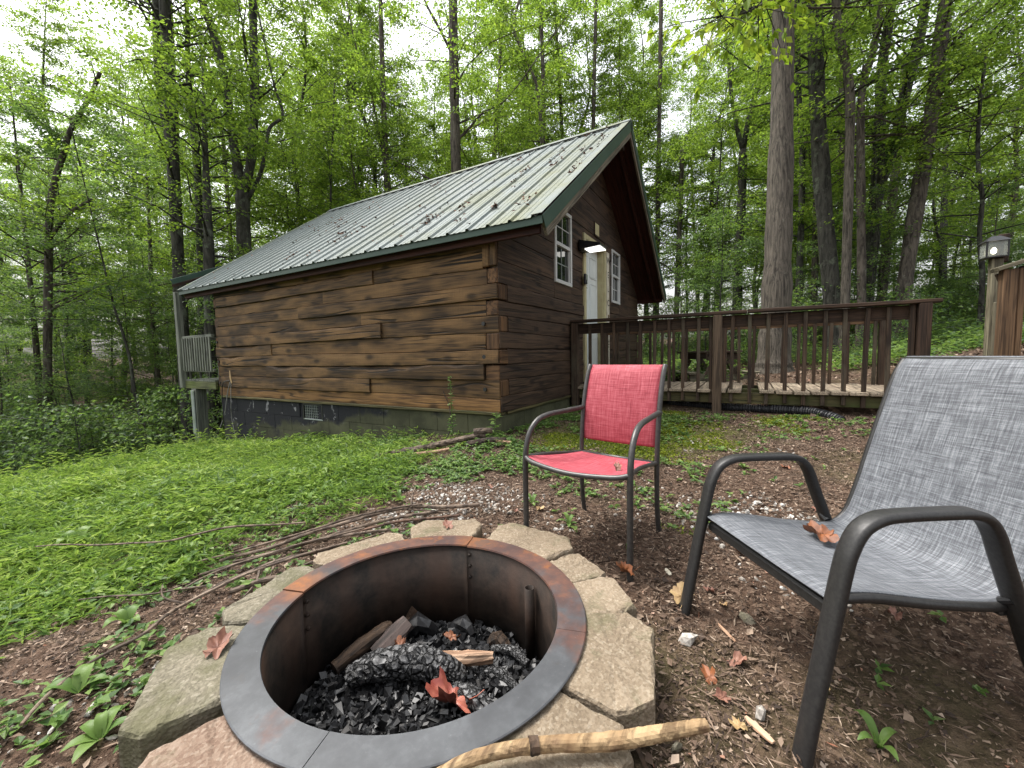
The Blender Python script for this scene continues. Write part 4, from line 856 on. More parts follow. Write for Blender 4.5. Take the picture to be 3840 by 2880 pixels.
for sg in (1,-1):
    lt=sg*.272; gf=g1(*cg(-.08,lt,0)[:2])-.02; gr=g1(*cg(.64,lt,0)[:2])-.02
    sweep([(-.085,gf),(-.060,.10),(-.030,.26),(.002,.425),(.018,.485),(.046,.533),(.092,.556),(.15,.560),(.24,.559),(.325,.555),(.368,.538),(.397,.498),(.420,.44),(.485,.285),(.56,.11),(.645,gr)],lt,.048,.024,'arm_and_legs')
    pr=smoothpath(A([(.0,.352),(.10,.350),(.26,.322),(.42,.302),(.485,.306),(.535,.345),(.575,.44),(.62,.58),(.67,.73),(.715,.85),(.75,.905)]),5)
    MB().add(tubev([cg(s,sg*.250,z) for s,z in pr],.0125,10)).build('sling_rail','frame2',gc,True)
    MB().add(tubev([cg(-.012,sg*.262,.350),cg(.012,sg*.262,.350)],.016,10)).build('rail_cap','black',gc)
    MB().add(tubev([cg(.46,sg*.25,.315),cg(.46,sg*.275,.33)],.010,8)).build('bolt','black',gc)
beam('front_bar',cg(.012,.262,.318),cg(.012,-.262,.318),.022,.034,'frame2',gc,.006); beam('rear_bar',cg(.47,.255,.285),cg(.47,-.255,.285),.022,.022,'frame2',gc,.005); MB().add(tubev([cg(.752,.25,.905),cg(.752,-.25,.905)],.011,10)).build('top_bar','frame2',gc,True)
pr=smoothpath(A([(-.012,.357),(.03,.368),(.12,.362),(.27,.334),(.40,.316),(.475,.316),(.527,.352),(.567,.446),(.612,.586),(.662,.736),(.707,.858),(.735,.902),(.757,.918),(.775,.912)]),6)
tt=np.linspace(-1,1,19)
def sag(i,n): x=i/(n-1); return .020*math.exp(-((x-.22)/.14)**2)+.012*math.exp(-((x-.62)/.2)**2)
G_=[[cg(s+sag(i,len(pr))*.6*(1-t*t)*(i/len(pr)>.5),t*.249,z-sag(i,len(pr))*(1-t*t)*(i/len(pr)<=.5)) for t in tt] for i,(s,z) in enumerate(pr)]
grid('sling',G_,1.,'greysling',gc)
# ------------------------------------------------------------------ single dead leaves
def deadleaf(label,pos,size,mt,rz,curl=.6,seed=0,tilt=(0,0),lobes=5,group=None,name='dead_leaf'):
    rg=np.random.default_rng(seed); n=36; V=[];F=[]
    rings=(.0,.35,.68,1.)
    for ri in rings:
        for i in range(n):
            a=2*math.pi*i/n; lb=.62+.38*abs(math.cos(a*lobes/2))**.7; lb*=(1.15 if abs(a-math.pi)>2.2 else .9)*(1+.11*rg.normal())
            r_=size*ri*lb; x,y=r_*math.cos(a),r_*math.sin(a)*.8
            z=curl*size*(.8*(y/size)**2+.35*(x/size)**2*math.copysign(1,x)+.16*math.sin(3*a+seed)*ri**2+.10*math.sin(7*a+seed*2)*ri)+.035*size*rg.normal()
            V.append((x,y,z))
    for l in range(3):
        for i in range(n): k=(i+1)%n; F.append((l*n+i,(l+1)*n+i,(l+1)*n+k,l*n+k))
    st=tubev([(-size*.75,0,curl*size*.1),(-size*1.05,size*.05,curl*size*.25),(-size*1.3,size*.15,curl*size*.5)],size*.02,5); o=len(V); V+=st[0]; F+=[tuple(k+o for k in f) for f in st[1]]
    m=Matrix.Translation(pos)@Matrix.Rotation(rz,4,'Z')@Matrix.Rotation(tilt[0],4,'X')@Matrix.Rotation(tilt[1],4,'Y')
    return tag(ob(name,mesh(V,F,'leaf',True),mt,None,m),label,'leaf',group)
deadleaf('curled orange brown dead leaf lying on the grey chair seat',cg(.30,.105,.335),.058,'orangeleaf',.4,1.0,3,(.15,.2))
deadleaf('large crumpled red leaf lying on the charcoal in the fire ring',(-2.39,-1.27,-.135),.075,'redleaf',2.2,1.2,4,(.3,-.2))
deadleaf('curled brown leaf on the mossy block left of the fire ring',(-2.80,-.755,.128),.045,'brownleaf',.6,1.1,5,(.1,.1))
deadleaf('small brown leaf on the tan block behind the fire ring',(-1.81,-.80,.122),.036,'brownleaf',.9,1.,6)
deadleaf('flat tan yellow leaf on the ground between the two chairs',(-1.73,-1.86,g1(-1.73,-1.86)+.022),.055,'tanleaf',.2,.35,7,(.1,-.25))
deadleaf('brown leaf leaning on the near front leg of the red chair',(-1.715,-1.645,g1(-1.71,-1.65)+.05),.042,'orangeleaf',1.2,1.2,8,(1.1,.3))
deadleaf('small dark crumbled leaf on the red chair seat',cp(.16,-.14,.428),.028,'brownleaf',.5,1.3,9)
deadleaf('small orange leaf beside the scorched board in the fire ring',(-2.28,-.935,-.15),.033,'orangeleaf',.9,1.,10,(.2,-.3))
deadleaf('orange leaf behind the split wood in the fire ring',(-2.13,-1.06,-.165),.030,'orangeleaf',2.,1.1,12)
gl=[((-1.52,-2.52),.04),((-1.62,-1.95),.03),((-1.68,-2.0),.03),((-1.95,-2.05),.042),((-2.05,-1.98),.04),((-2.12,-2.02),.034),((-1.40,-.95),.03),((-1.30,-1.05),.035),((-1.15,-.62),.03),((-1.28,-2.05),.04),((-.5,-1.9),.04),((-.2,-1.3),.035),((-2.2,-2.06),.03),((-1.02,-1.9),.03),((-1.78,-1.52),.035),((-2.95,-.70),.04),((-.9,.1),.035),((-1.95,-2.25),.04),((-.7,-2.4),.045),((-.1,-2.3),.04)]
for i,((x,y),s) in enumerate(gl): deadleaf('reddish brown dead leaf lying on the bare ground among the litter',(x,y,g1(x,y)+.010),s*.72,('brownleaf','brownleaf','tanleaf','brownleaf','orangeleaf')[i%5],i*1.7,1.1,20+i,(.2*math.sin(i),.2*math.cos(i)),5,'dead leaves scattered on the ground')
# ------------------------------------------------------------------ sticks and firewood
def stick(label,P,r0,r1,mt='bark',seed=0,name='stick',group='sticks piled beside the fire pit',cat='stick',twig=()):
    P=[(x,y,g1(x,y)+z) for x,y,z in P]; rg=np.random.default_rng(seed); P=smoothpath(P,2); P=P+rg.normal(size=P.shape)*A([.005,.005,.003]); q=.75 if name=='stick' else 1.; o=lump(name,label,cat,P,[r0*.9*q,r0*q,(r0+r1)/2*q,r1*q],mt,seed,9,(5,2),group,.06,4)
    for t in twig:
        Q=[(x,y,g1(x,y)+z) for x,y,z in t]; lump('twig',None,None,Q,[r1*.8,r1*.5,r1*.3],mt,seed+1,6,(5,2),None,.05,4,par=o)
    return o
stick('thick forked grey stick at the back of the stick pile, ending behind the tan blocks',[(-1.50,-.78,.06),(-1.62,-.58,.07),(-1.72,-.40,.08),(-1.95,-.20,.06),(-2.22,.0,.05),(-2.42,.12,.04)],.015,.010,'bark',1,twig=([(-1.70,-.45,.08),(-1.66,-.42,.13),(-1.61,-.40,.16)],[(-1.74,-.38,.08),(-1.66,-.52,.06),(-1.60,-.66,.04)]))
stick('long pale brown stick lying just behind the block ring',[(-1.58,-.62,.04),(-1.85,-.36,.05),(-2.15,-.14,.04),(-2.40,.02,.04)],.012,.008,'bark',2)
stick('grey brown stick in the middle of the stick pile',[(-1.85,-.50,.03),(-2.05,-.28,.05),(-2.30,-.06,.05),(-2.52,.06,.03)],.011,.007,'bark',3)
stick('short straight stick in front of the pile touching the upper left block',[(-1.98,-.48,.02),(-2.20,-.34,.05),(-2.46,-.18,.05),(-2.60,-.14,.03)],.012,.010,'bark',4,twig=([(-2.40,-.22,.05),(-2.46,-.30,.03),(-2.53,-.34,.02)],))
stick('thick dark stick stub lying against the upper left mossy block',[(-2.36,-.44,.03),(-2.45,-.33,.04),(-2.53,-.26,.03)],.017,.014,'bark',5)
stick('very long thin branch running from the pile toward the lower left',[(-2.10,-.42,.06),(-2.45,-.22,.05),(-2.66,-.18,.04),(-2.82,-.28,.04),(-2.98,-.30,.04),(-3.12,-.42,.03)],.0085,.006,'bark',6,twig=([(-2.66,-.18,.04),(-2.70,-.10,.07),(-2.68,-.04,.10)],))
stick('long thin branch lying on top of the grass at the left',[(-2.05,-.02,.10),(-2.30,.22,.13),(-2.50,.42,.11),(-2.66,.75,.12),(-2.80,1.15,.10)],.007,.004,'bark',7)
stick('dark straight stick beside the large mossy block',[(-2.62,-.50,.02),(-2.72,-.52,.03),(-2.84,-.58,.02)],.008,.006,'bark',8)
stick('thin brown stick crossing the top of the stick pile',[(-1.66,-.50,.10),(-1.95,-.26,.10),(-2.2,-.02,.07),(-2.5,.18,.05)],.008,.005,'bark',9)
for i,(P,r,lab) in enumerate([([(-1.60,-.70,.03),(-1.80,-.45,.04),(-2.0,-.28,.04)],.010,'short reddish stick at the right end of the pile behind the blocks'),([(-1.95,-.36,.06),(-2.2,-.20,.07),(-2.42,-.05,.05),(-2.6,-.0,.03)],.007,'pale thin stick lying over the middle of the pile'),([(-2.0,-.10,.04),(-2.18,.05,.05),(-2.34,.16,.04)],.007,'grey stick half hidden in the grass edge of the pile'),([(-2.08,-.46,.03),(-2.28,-.38,.03),(-2.42,-.34,.02)],.008,'brown stick tucked in front of the pile against the narrow tan block'),([(-1.75,-.62,.02),(-1.92,-.46,.03),(-2.1,-.36,.03)],.006,'thin pale stick close behind the narrow tan block'),([(-2.55,-.06,.03),(-2.72,.05,.05),(-2.86,.22,.06)],.005,'thin twig reaching from the pile into the grass')]): stick(lab,P,r,r*.7,'bark' if i%2 else 'brownstick',50+i)
stick('short brown twig standing out of the stick pile',[(-2.28,-.12,.04),(-2.33,-.20,.03),(-2.40,-.30,.03)],.006,.004,'bark',10)
o=lump('peeled_branch','thick peeled yellow branch lying over the bottom right block','branch',[(-2.83,-1.535,.142),(-2.73,-1.60,.150),(-2.64,-1.70,.148),(-2.555,-1.825,.142),(-2.49,-1.92,.150),(-2.425,-2.00,.150)],[.012,.013,.014,.0165,.0155,.012],'peeled',11,16,(6,3),None,.035,12)
lump('branch_knot',None,None,[(-2.652,-1.690,.152),(-2.640,-1.705,.152)],[.0165,.0165],'burnt',12,10,(5,3),None,.06,4,par=o)
lump('twig',None,None,[(-2.52,-1.87,.135),(-2.525,-1.895,.09),(-2.525,-1.90,.05)],[.006,.004,.003],'burnt',13,6,(5,2),None,.05,4,par=o)
for i,(L,P,r0,mt) in enumerate([('pale bark covered firewood log lying along the cabin foundation',[(-.86,.80,.05),(-.60,.50,.06),(-.36,.22,.06),(-.20,.05,.05)],.030,'bark'),('short pinkish firewood log end beside the near cabin corner',[(-.26,.14,.09),(-.16,.0,.09)],.034,'bark'),('dark bark slab lying in front of the cabin corner',[(-.45,.08,.03),(-.32,-.06,.03),(-.22,-.18,.02)],.036,'burnt'),('pale splintered wood strip in front of the firewood log',[(-.90,.60,.03),(-.72,.42,.03),(-.52,.24,.03)],.016,'split'),('pale splintered end of firewood beside the dark bark slab',[(-.30,-.12,.02),(-.22,-.24,.02)],.018,'split'),('thin crooked stick leaning up against the foundation',[(-.40,.42,.02),(-.16,.50,.10),(-.05,.60,.32),(-.04,.68,.48)],.006,'burnt')]):
    stick(L,P,r0,r0*.8,mt,30+i,'firewood',None,'firewood')

for i,(p0,p1,w_,lab) in enumerate([((-2.165,-2.075),(-2.215,-2.135),.020,'pale split wood splinter lying at the bottom edge left of the grey chair leg'),((-1.80,-1.99),(-1.87,-2.045),.010,'thin pale splinter on the ground between pit and grey chair'),((-1.555,-1.775),(-1.59,-1.80),.018,'small white scrap of bark behind the near leg of the red chair')]):
    slab('wood_splinter',lab,'splinter',(*p0,g1(*p0)+.012),(*p1,g1(*p1)+.014),w_,.006,'split' if i<2 else 'sign',(0,.2,1),70+i,.5)
# ------------------------------------------------------------------ leaf-sized faces
def unit(v): return v/(np.linalg.norm(v,axis=-1,keepdims=True)+1e-9)
def leafq(B,D,N,L,W,fold=.25,droop=.0):
    """folded diamond leaves: B base points, D directions, N normals"""
    D=unit(D); Sd=unit(np.cross(D,N)); N=unit(np.cross(Sd,D)); L=L[:,None];W=W[:,None]
    m=B+D*L*.45; V=np.stack([B,m+Sd*W*.5+N*W*fold,B+D*L-N*L*droop,m-Sd*W*.5+N*W*fold],1)
    n=len(B); F=(A([(0,1,2),(0,2,3)])[None]+4*np.arange(n)[:,None,None]).reshape(-1,3); return V.reshape(-1,3),F
def chipq(B,D,N,L,W,rg):
    D=unit(D); Sd=unit(np.cross(D,N)); N=unit(np.cross(Sd,D)); L=L[:,None];W=W[:,None]; r=lambda a,b:a+(b-a)*rg.random((len(B),1))
    V=np.stack([B+Sd*W*r(-.25,.25),B+D*L*r(.15,.6)+Sd*W*r(.3,.7)+N*W*r(-.1,.45),B+D*L*r(.8,1.1)+Sd*W*r(-.3,.3)+N*W*r(-.1,.5),B+D*L*r(.2,.7)-Sd*W*r(.3,.7)+N*W*r(-.1,.45)],1)
    n=len(B); F=(A([(0,1,2),(0,2,3)])[None]+4*np.arange(n)[:,None,None]).reshape(-1,3); return V.reshape(-1,3),F
def join(parts):
    V=[];F=[];o=0
    for v,f in parts: V.append(v);F.append(f+o);o+=len(v)
    return np.concatenate(V),np.concatenate(F)
def rdir(rg,n,zm=0.,zs=.3):
    a=rg.random(n)*2*np.pi; return unit(np.c_[np.cos(a),np.sin(a),zm+zs*rg.normal(size=n)])
def in_pit(x,y,r=.60): return np.hypot(x-PC[0],y-PC[1])<r
def onblk(x,y): return np.hypot(x-PC[0],y-PC[1])<.73
def inview(x,y,mg=.12):
    dx,dy=x-CP[0],y-CP[1]; d=dx*FW[0]+dy*FW[1]; l=dx*RT[0]+dy*RT[1]; return (d>.25)&(np.abs(l)<d*(1.257+mg)+.15)
def cabin_in(x,y,m=.0): return (x>-m)&(x<W_+m)&(y>-m)&(y<L_+m)
def sst(x,a,b): t=np.clip((x-a)/(b-a),0,1); return t*t*(3-2*t)
def grass_mask(x,y):
    y0=np.interp(x,[-4.5,-3.0,-2.6,-2.2,-1.6,-1.1,-.5,0.],[.5,.16,.06,.22,.02,-.08,.10,.3]); n=vn2(x*1.9,y*1.9,7)-.5
    m=sst(y+n*.55,y0-.1,y0+.50)*(1-.75*sst(vn2(x*3.1,y*3.1,71)*.6+vn2(x*7,y*7,72)*.4,.60,.72)*sst(-y,-3.2,-1.)); m*=1-.80*sst(x,-1.25,-.25)*sst(-y,-3.0,-1.6); return m*(1-.4*sst(x,-.5,-.05))
# stiltgrass bank at the left
rg=np.random.default_rng(21); n=66000
u_=rg.random(n); x=-4.8+5.0*rg.random(n); y=-.3+7.6*rg.random(n)**1.15
k=(rg.random(n)<grass_mask(x,y))&inview(x,y)&~cabin_in(x,y,.03)&~onblk(x,y); x,y=x[k],y[k]; n=len(x)
hgt=(.045+.13*rg.random(n)**1.4)*(.35+1.05*vn2(x*1.7,y*1.7,9))*np.interp(y,[0,1.2,4.5,6],[.55,.9,1.25,1.6]); z=gz(x,y)
lean=rdir(rg,n,1.5,.3)*hgt[:,None]; base=np.c_[x,y,z]; parts=[]
nl=6
for j in range(nl):
    t=.25+.75*(j+rg.random(n)*.6)/nl; B=base+lean*t[:,None]; D=rdir(rg,n,.25,.35); N=unit(np.c_[rg.normal(size=(n,2))*.35,np.ones(n)])
    L=(.032+.042*rg.random(n))*(.75+.5*hgt/.12); parts.append(leafq(B,D,N,L,L*(.15+.05*rg.random(n)),.12,.12))
sd=rdir(rg,n,0,.1)*.0012; parts.append((np.stack([base-sd,base+sd,base+lean],1).reshape(-1,3),np.arange(3*n).reshape(-1,3)))
kk=rg.random(n)<.10*(vn2(x*1.1,y*1.1,44)>.45); bb=base[kk]+lean[kk]*1.02; m_=len(bb)
for j in range(3): L=.028+.03*rg.random(m_); parts.append(leafq(bb,rdir(rg,m_,.1,.2),unit(np.c_[rg.normal(size=(m_,2))*.3,np.ones(m_)]),L,L*.7,.1,.1))
V,F=join(parts); tag(ob('stiltgrass',nmesh(V,F,'stiltgrass'),'grass'),'dense bright green stiltgrass covering the bank left of the cabin','grass',None,'stuff')
# taller seedy stems along the crest of the bank
rg=np.random.default_rng(22); n=900; x=-4.3+4.4*rg.random(n); y=4.2+2.9*rg.random(n); k=inview(x,y)&~cabin_in(x,y,.05); x,y=x[k],y[k]; n=len(x); z=gz(x,y); hgt=.22+.28*rg.random(n)**2
lean=rdir(rg,n,2.6,.4)*hgt[:,None]; base=np.c_[x,y,z]; parts=[]
for j in range(10):
    t=.2+.8*(j+rg.random(n)*.6)/10; parts.append(leafq(base+lean*t[:,None],rdir(rg,n,.35,.35),unit(np.c_[rg.normal(size=(n,2))*.4,np.ones(n)]),.05+.04*rg.random(n),.011+.006*rg.random(n),.12,.2))
sd=rdir(rg,n,0,.1)*.002; parts.append((np.stack([base-sd,base+sd,base+lean],1).reshape(-1,3),np.arange(3*n).reshape(-1,3)))
V,F=join(parts); tag(ob('tall_grass',nmesh(V,F,'tall_grass'),'grass'),'taller grass stems along the crest of the bank','grass',None,'stuff')
# low broad-leaved weeds over the yard
rg=np.random.default_rng(23); n=60000; x=-3.6+6*rg.random(n); y=-3.6+6.5*rg.random(n); nn=vn2(x*1.6,y*1.6,12)*.6+vn2(x*4.5,y*4.5,13)*.4
dens=.75*sst(nn,.40,.66)*np.where(y>-.6,1.,.5)*np.where((x<-1.0)&(y<-.75),.10,1)*np.where((x<-1.9)&(y<-.6),.25,1); dens=np.where((x>-1.1)&(x<1.7)&(y>-1.9),dens*1.2,dens*.33)
k=(rg.random(n)<dens)&inview(x,y)&~cabin_in(x,y,.02)&~onblk(x,y)&~((x>1.72)&(x<3.1)&(y<0)); x,y=x[k],y[k]; n=len(x); base=np.c_[x,y,gz(x,y)]; parts=[]; hh=.012+.035*rg.random(n)**2
for j in range(5):
    D=rdir(rg,n,.25,.25); B=base+np.c_[np.zeros((n,2)),hh*(.5+.5*rg.random(n))]; L=.018+.026*rg.random(n); parts.append(leafq(B,D,unit(np.c_[rg.normal(size=(n,2))*.3,np.ones(n)]),L,L*(.45+.25*rg.random(n)),.12,.1))
V,F=join(parts); tag(ob('low_weeds',nmesh(V,F,'low_weeds'),'weed'),'low broad leaved weeds scattered over the yard','weeds',None,'stuff')
# moss cushions towards the walkway and the cabin corner
rg=np.random.default_rng(24); n=190000; x=-1.2+3.0*rg.random(n); y=-2.8+3.2*rg.random(n); nn=vn2(x*1.7,y*1.7,15)*.65+vn2(x*6,y*6,16)*.35
c=np.exp(-(((x-.85)/1.0)**2+((y+1.05)/.95)**2)); k=(rg.random(n)<sst(nn*.8+c*.55,.58,.80))&~cabin_in(x,y,.02)&(x<1.75); x,y=x[k],y[k]; n=len(x)
V,F=leafq(np.c_[x,y,gz(x,y)-.001],rdir(rg,n,.5,.4),rdir(rg,n,.9,.4),.012+.014*rg.random(n),.009+.008*rg.random(n),.1); tag(ob('moss',nmesh(V,F,'moss'),'moss'),'yellow green moss cushions between the cabin corner and the walkway','moss',None,'stuff')
# litter: chips of leaf and bark
def litter(n,seed,x0,x1,y0,y1,l0,l1,wr,cond,lift=.006,name='leaf_litter',lab='brown leaf and bark litter on the bare soil'):
    rg=np.random.default_rng(seed); x=x0+(x1-x0)*rg.random(n); y=y0+(y1-y0)*rg.random(n); k=inview(x,y)&cond(x,y,rg); x,y=x[k],y[k]; n=len(x)
    L=l0+(l1-l0)*rg.random(n)**2; V,F=chipq(np.c_[x,y,gz(x,y)+lift*rg.random(n)],rdir(rg,n,.04,.16),unit(np.c_[rg.normal(size=(n,2))*.38,np.ones(n)]),L,L*(wr[0]+(wr[1]-wr[0])*rg.random(n)),rg)
    tag(ob(name,nmesh(V,F,name),'litter'),lab,'litter',None,'stuff')
mossm=lambda x,y:sst(vn2(x*1.7,y*1.7,15)*.52+vn2(x*6,y*6,16)*.28+.55*np.exp(-(((x-.85)/1.0)**2+((y+1.05)/.95)**2)),.58,.80)
bare=lambda x,y,rg:(rg.random(len(x))>.45*sst(vn2(x*2.1,y*2.1,61)*.6+vn2(x*5,y*5,62)*.4,.52,.68))&(rg.random(len(x))>.8*mossm(x,y))&(rg.random(len(x))>grass_mask(x,y)*.85)&~cabin_in(x,y,.0)&~onblk(x,y)
litter(190000,31,-3.4,1.9,-3.2,1.0,.005,.018,(.3,1.),bare)
litter(14000,34,-3.4,1.9,-3.2,1.0,.012,.034,(.35,.8),bare,.014,'fallen_leaves','small curled fallen leaves lying in the litter')
litter(60000,32,-3.0,1.0,-3.2,.4,.015,.055,(.05,.15),bare,.010,'bark_mulch','thin shreds of bark mulch on the soil round the chairs')
litter(5000,35,-3.2,1.6,-3.2,.6,.03,.11,(.025,.05),bare,.014,'fallen_twigs','thin broken twigs lying in the litter')
litter(30000,33,1.0,13.,-12,1.5,.02,.07,(.4,.8),lambda x,y,rg:~cabin_in(x,y,.0)&~((x>1.75)&(x<3.06)&(y<0)&(y>-3.55)),.012,'forest_litter','dead leaf litter on the forest floor behind the walkway')
# limestone gravel
rg=np.random.default_rng(41); n=26000; x=-3.2+4.2*rg.random(n); y=-2.9+3.4*rg.random(n); nn=vn2(x*2.2,y*2.2,18)*.6+vn2(x*6,y*6,19)*.4
c=np.exp(-(((x+1.35)/.55)**2+((y+.55)/.35)**2))+np.exp(-(((x+.9)/.45)**2+((y+1.95)/.45)**2))+.9*np.exp(-(((x+2.95)/.35)**2+((y+.45)/.22)**2))+.35*np.exp(-(((x+2.1)/.4)**2+((y+2.1)/.4)**2))
k=(rg.random(n)<sst(nn*.9+c*.55,.62,1.0))&inview(x,y)&~onblk(x,y)&(grass_mask(x,y)<.5); x,y=x[k],y[k]; n=len(x); s=.0045+.010*rg.random(n)**2
V,F=rocks(np.c_[x,y,gz(x,y)+s*.15],s,42,.6,1.2); tag(ob('gravel',nmesh(V,F,'gravel'),'gravel'),'pale limestone gravel showing through the litter','gravel',None,'stuff')
for i,(x,y,s,lab) in enumerate([(-1.92,-1.90,.028,'white broken stone at the front foot of the grey chair'),(-2.13,-2.11,.022,'pale grey stone below the front leg of the grey chair'),(-1.72,-2.08,.026,'smooth brown stone lying left of the grey chair leg'),(-2.33,-1.93,.020,'dark grey pebble beside the bottom right block')]):
    V,F=rocks(A([(x,y,g1(x,y)+s*.25)]),A([s]),60+i,.6,1.5); tag(ob('stone',nmesh(V,F,'stone'),'gravel' if i in(0,1) else 'block_moss'),lab,'stone')
# ------------------------------------------------------------------ single plants
def bigleaf(P,L,W,mt,parent,name='leaf'):
    """one broad leaf: ribbed grid from base P[0] along the path P"""
    P=smoothpath(A(P),4); n=len(P); T=unit(np.gradient(P,axis=0)); Sd=unit(np.cross(T,A([0,0,1.]))+1e-6); N=np.cross(Sd,T); t=np.linspace(0,1,n); w_=W*.5*np.clip(np.sin(np.pi*t**.75),0.02,1)
    V=[];F=[]
    for i in range(n):
        for k in (-1,-.5,0,.5,1): V.append(P[i]+Sd[i]*w_[i]*k+N[i]*w_[i]*(.30*abs(k)+.03*math.sin(i*2.1+k*9)))
    for i in range(n-1):
        for k in range(4): F.append((i*5+k,i*5+k+1,(i+1)*5+k+1,(i+1)*5+k))
    return ob(name,mesh(V,F,name,True),mt,parent)
def rosette(label,x,y,leaves,mt='weed',cat='plant',seed=0):
    leaves=[(a,L*.72 if L>.075 else L,W*.72 if L>.075 else W,r) for a,L,W,r in leaves]
    z=g1(x,y); t=thing('broad_leaf_plant',label,cat,(x,y,z)); rg=np.random.default_rng(seed)
    for (az,L,W,rise) in leaves:
        d=A([math.cos(az),math.sin(az),0]); b=A([x,y,z]); P=[b,b+d*L*.35+A([0,0,rise*L*.8]),b+d*L*.7+A([0,0,rise*L]),b+d*L+A([0,0,rise*L*.75])]
        MB().add(tubev([b,b+d*L*.2+A([0,0,rise*L*.5])],.003,5)).build('stalk',mt,t); bigleaf(P[0:1]+P[1:],L,W,mt,t)
    return t
rosette('broad leaved plant with large pale leaves at the bottom left corner',-3.02,-.62,[(2.9,.10,.048,.35),(1.9,.095,.045,.5),(.6,.10,.045,.6),(-.5,.095,.042,.45),(3.8,.11,.05,.3),(1.2,.08,.036,.8)],seed=1)
rosette('broad leaved plant with an upright pale leaf beside the reddish block',-2.96,-.80,[(2.6,.085,.042,.7),(1.5,.08,.04,.9),(.3,.085,.04,.6),(-1.,.07,.036,.5)],seed=2)
rosette('small broad leaved plant at the left edge below the grass',-3.00,-.36,[(2.4,.11,.06,.5),(.9,.11,.06,.6),(-.6,.10,.05,.4)],seed=3)
rosette('crinkled broad leaf weed at the edge of the grass left of the sticks',-2.80,-.06,[(2.,.08,.05,.9),(.5,.09,.055,.8),(-1.2,.08,.05,.6),(3.3,.07,.045,.7)],seed=4)
rosette('green sapling leaves poking in at the bottom right under the grey chair',-2.08,-2.36,[(2.2,.06,.022,.6),(.7,.065,.025,.8),(-.9,.055,.02,.7),(3.6,.055,.022,.5)],seed=5)
rosette('pale broad leaf plant in the stiltgrass near the left edge',-2.65,1.15,[(2.,.14,.08,1.),(.5,.14,.08,1.1),(3.5,.13,.08,1.),(-1.2,.13,.07,1.)],seed=6)
rosette('pale broad leaf plant standing in the middle of the grass',-2.30,1.45,[(2.6,.13,.08,1.1),(.9,.14,.08,1.),(-.7,.13,.08,1.)],seed=7)
for i,(x,y) in enumerate([(-1.25,-.98),(-.45,-1.75),(-.15,-2.05),(-1.05,-1.88),(-.62,-1.35),(.25,-1.9),(-1.35,-1.25),(-1.5,-.15),(-.75,-.05)]):
    rosette(['small seedling between the legs of the red chair','leafy weed on the bare ground right of the red chair','weed below the end of the black hose','weed among gravel behind the grey chair','weed right of the red chair back leg','weed in front of the walkway post','low weed under the red chair seat','leafy weed at the edge of the grass behind the sticks','leafy weed in front of the firewood'][i],x,y,[(k*1.26+i,.055+.02*math.sin(k+i),.024,.5+.3*math.cos(k)) for k in range(5)],seed=10+i)
def weedstalk(label,x,y,H,nlf,seed,lean=(0,0),leaf=.05):
    rg=np.random.default_rng(seed); z=g1(x,y); t=thing('tall_weed',label,'weed',(x,y,z)); P=smoothpath([(x,y,z),(x+lean[0]*.4,y+lean[1]*.4,z+H*.5),(x+lean[0],y+lean[1],z+H)],6)
    MB().add(tubev(P,np.linspace(.004,.0015,len(P)),6)).build('stem','weed',t); k=rg.random(nlf)*.85+.15; idx=k*(len(P)-1); B=A([np.interp(idx,np.arange(len(P)),P[:,i]) for i in range(3)]).T
    L=leaf*(1.2-.7*k); V,F=leafq(B,rdir(rg,nlf,.15,.3),unit(np.c_[rg.normal(size=(nlf,2))*.4,np.ones(nlf)]),L,L*.45,.12,.15); ob('foliage',nmesh(V,F,'foliage'),'weed',t)
weedstalk('tall leafy weed growing against the foundation near the cabin corner',-.22,.42,.66,70,1,(.02,.03),.055)
weedstalk('short leafy weed at the near cabin corner',-.10,.02,.26,16,2,(.03,-.02),.10)
for i,(x,y,h) in enumerate([(-.25,1.15,.20),(-.35,2.55,.24),(-.3,3.1,.20),(-.25,4.1,.30),(-.4,4.8,.34),(-.2,4.95,.42),(-.45,5.3,.40),(-.30,3.6,.26),(-.5,4.45,.30)]):
    weedstalk(['small green weed in front of the vent end of the foundation','leafy weed below the foundation vent','weed stalk left of the foundation vent','weed stalk at the middle of the foundation','tall weed stalk near the far foundation end','tallest weed stalk below the hanging cables','weed stalk beside the porch post','slim weed stalk in the grass below the foundation','slim tall weed at the grass crest in front of the foundation'][i],x,y,h,18,20+i,(.03*math.sin(i),.04*math.cos(i)),.07)
# dead leaves caught on the roof
rg=np.random.default_rng(51); cl=[]
for k in range(34): cl.append((rg.random()**.8*.98,-.45+6.0*rg.random()**2.2,.4+rg.random()))
P=[]
for u0,y0,s0 in cl:
    m=int(6+34*rg.random()**2*s0); P.append(np.c_[u0+rg.normal(size=m)*.030*s0,y0+rg.normal(size=m)*.030*s0])
P.append(np.c_[rg.random(170),-.45+6.3*rg.random(170)]); P=np.concatenate(P); P=P[(P[:,0]>.02)&(P[:,0]<.95)&(P[:,1]>-.45)&(P[:,1]<6)]
n=len(P); d3=A([W_/2+EX,0,ZR-ZE]); B=A([-EX,0,ZE])+P[:,:1]*d3; B[:,1]=P[:,1]; nr=unit(A([[-(ZR-ZE),0,W_/2+EX]])); B=B+nr*(.006+.022*rg.random((n,1)))
D=unit(rdir(rg,n,0,.2)+d3/np.linalg.norm(d3)*rg.normal(size=(n,1))*.6); V,F=leafq(B,D,unit(nr+rg.normal(size=(n,3))*.45),.025+.04*rg.random(n),.014+.022*rg.random(n),.3)
tag(ob('roof_leaves',nmesh(V,F,'roof_leaves'),'rooflitter'),'dead brown leaves caught in the ribs of the metal roof','leaves',None,'stuff')
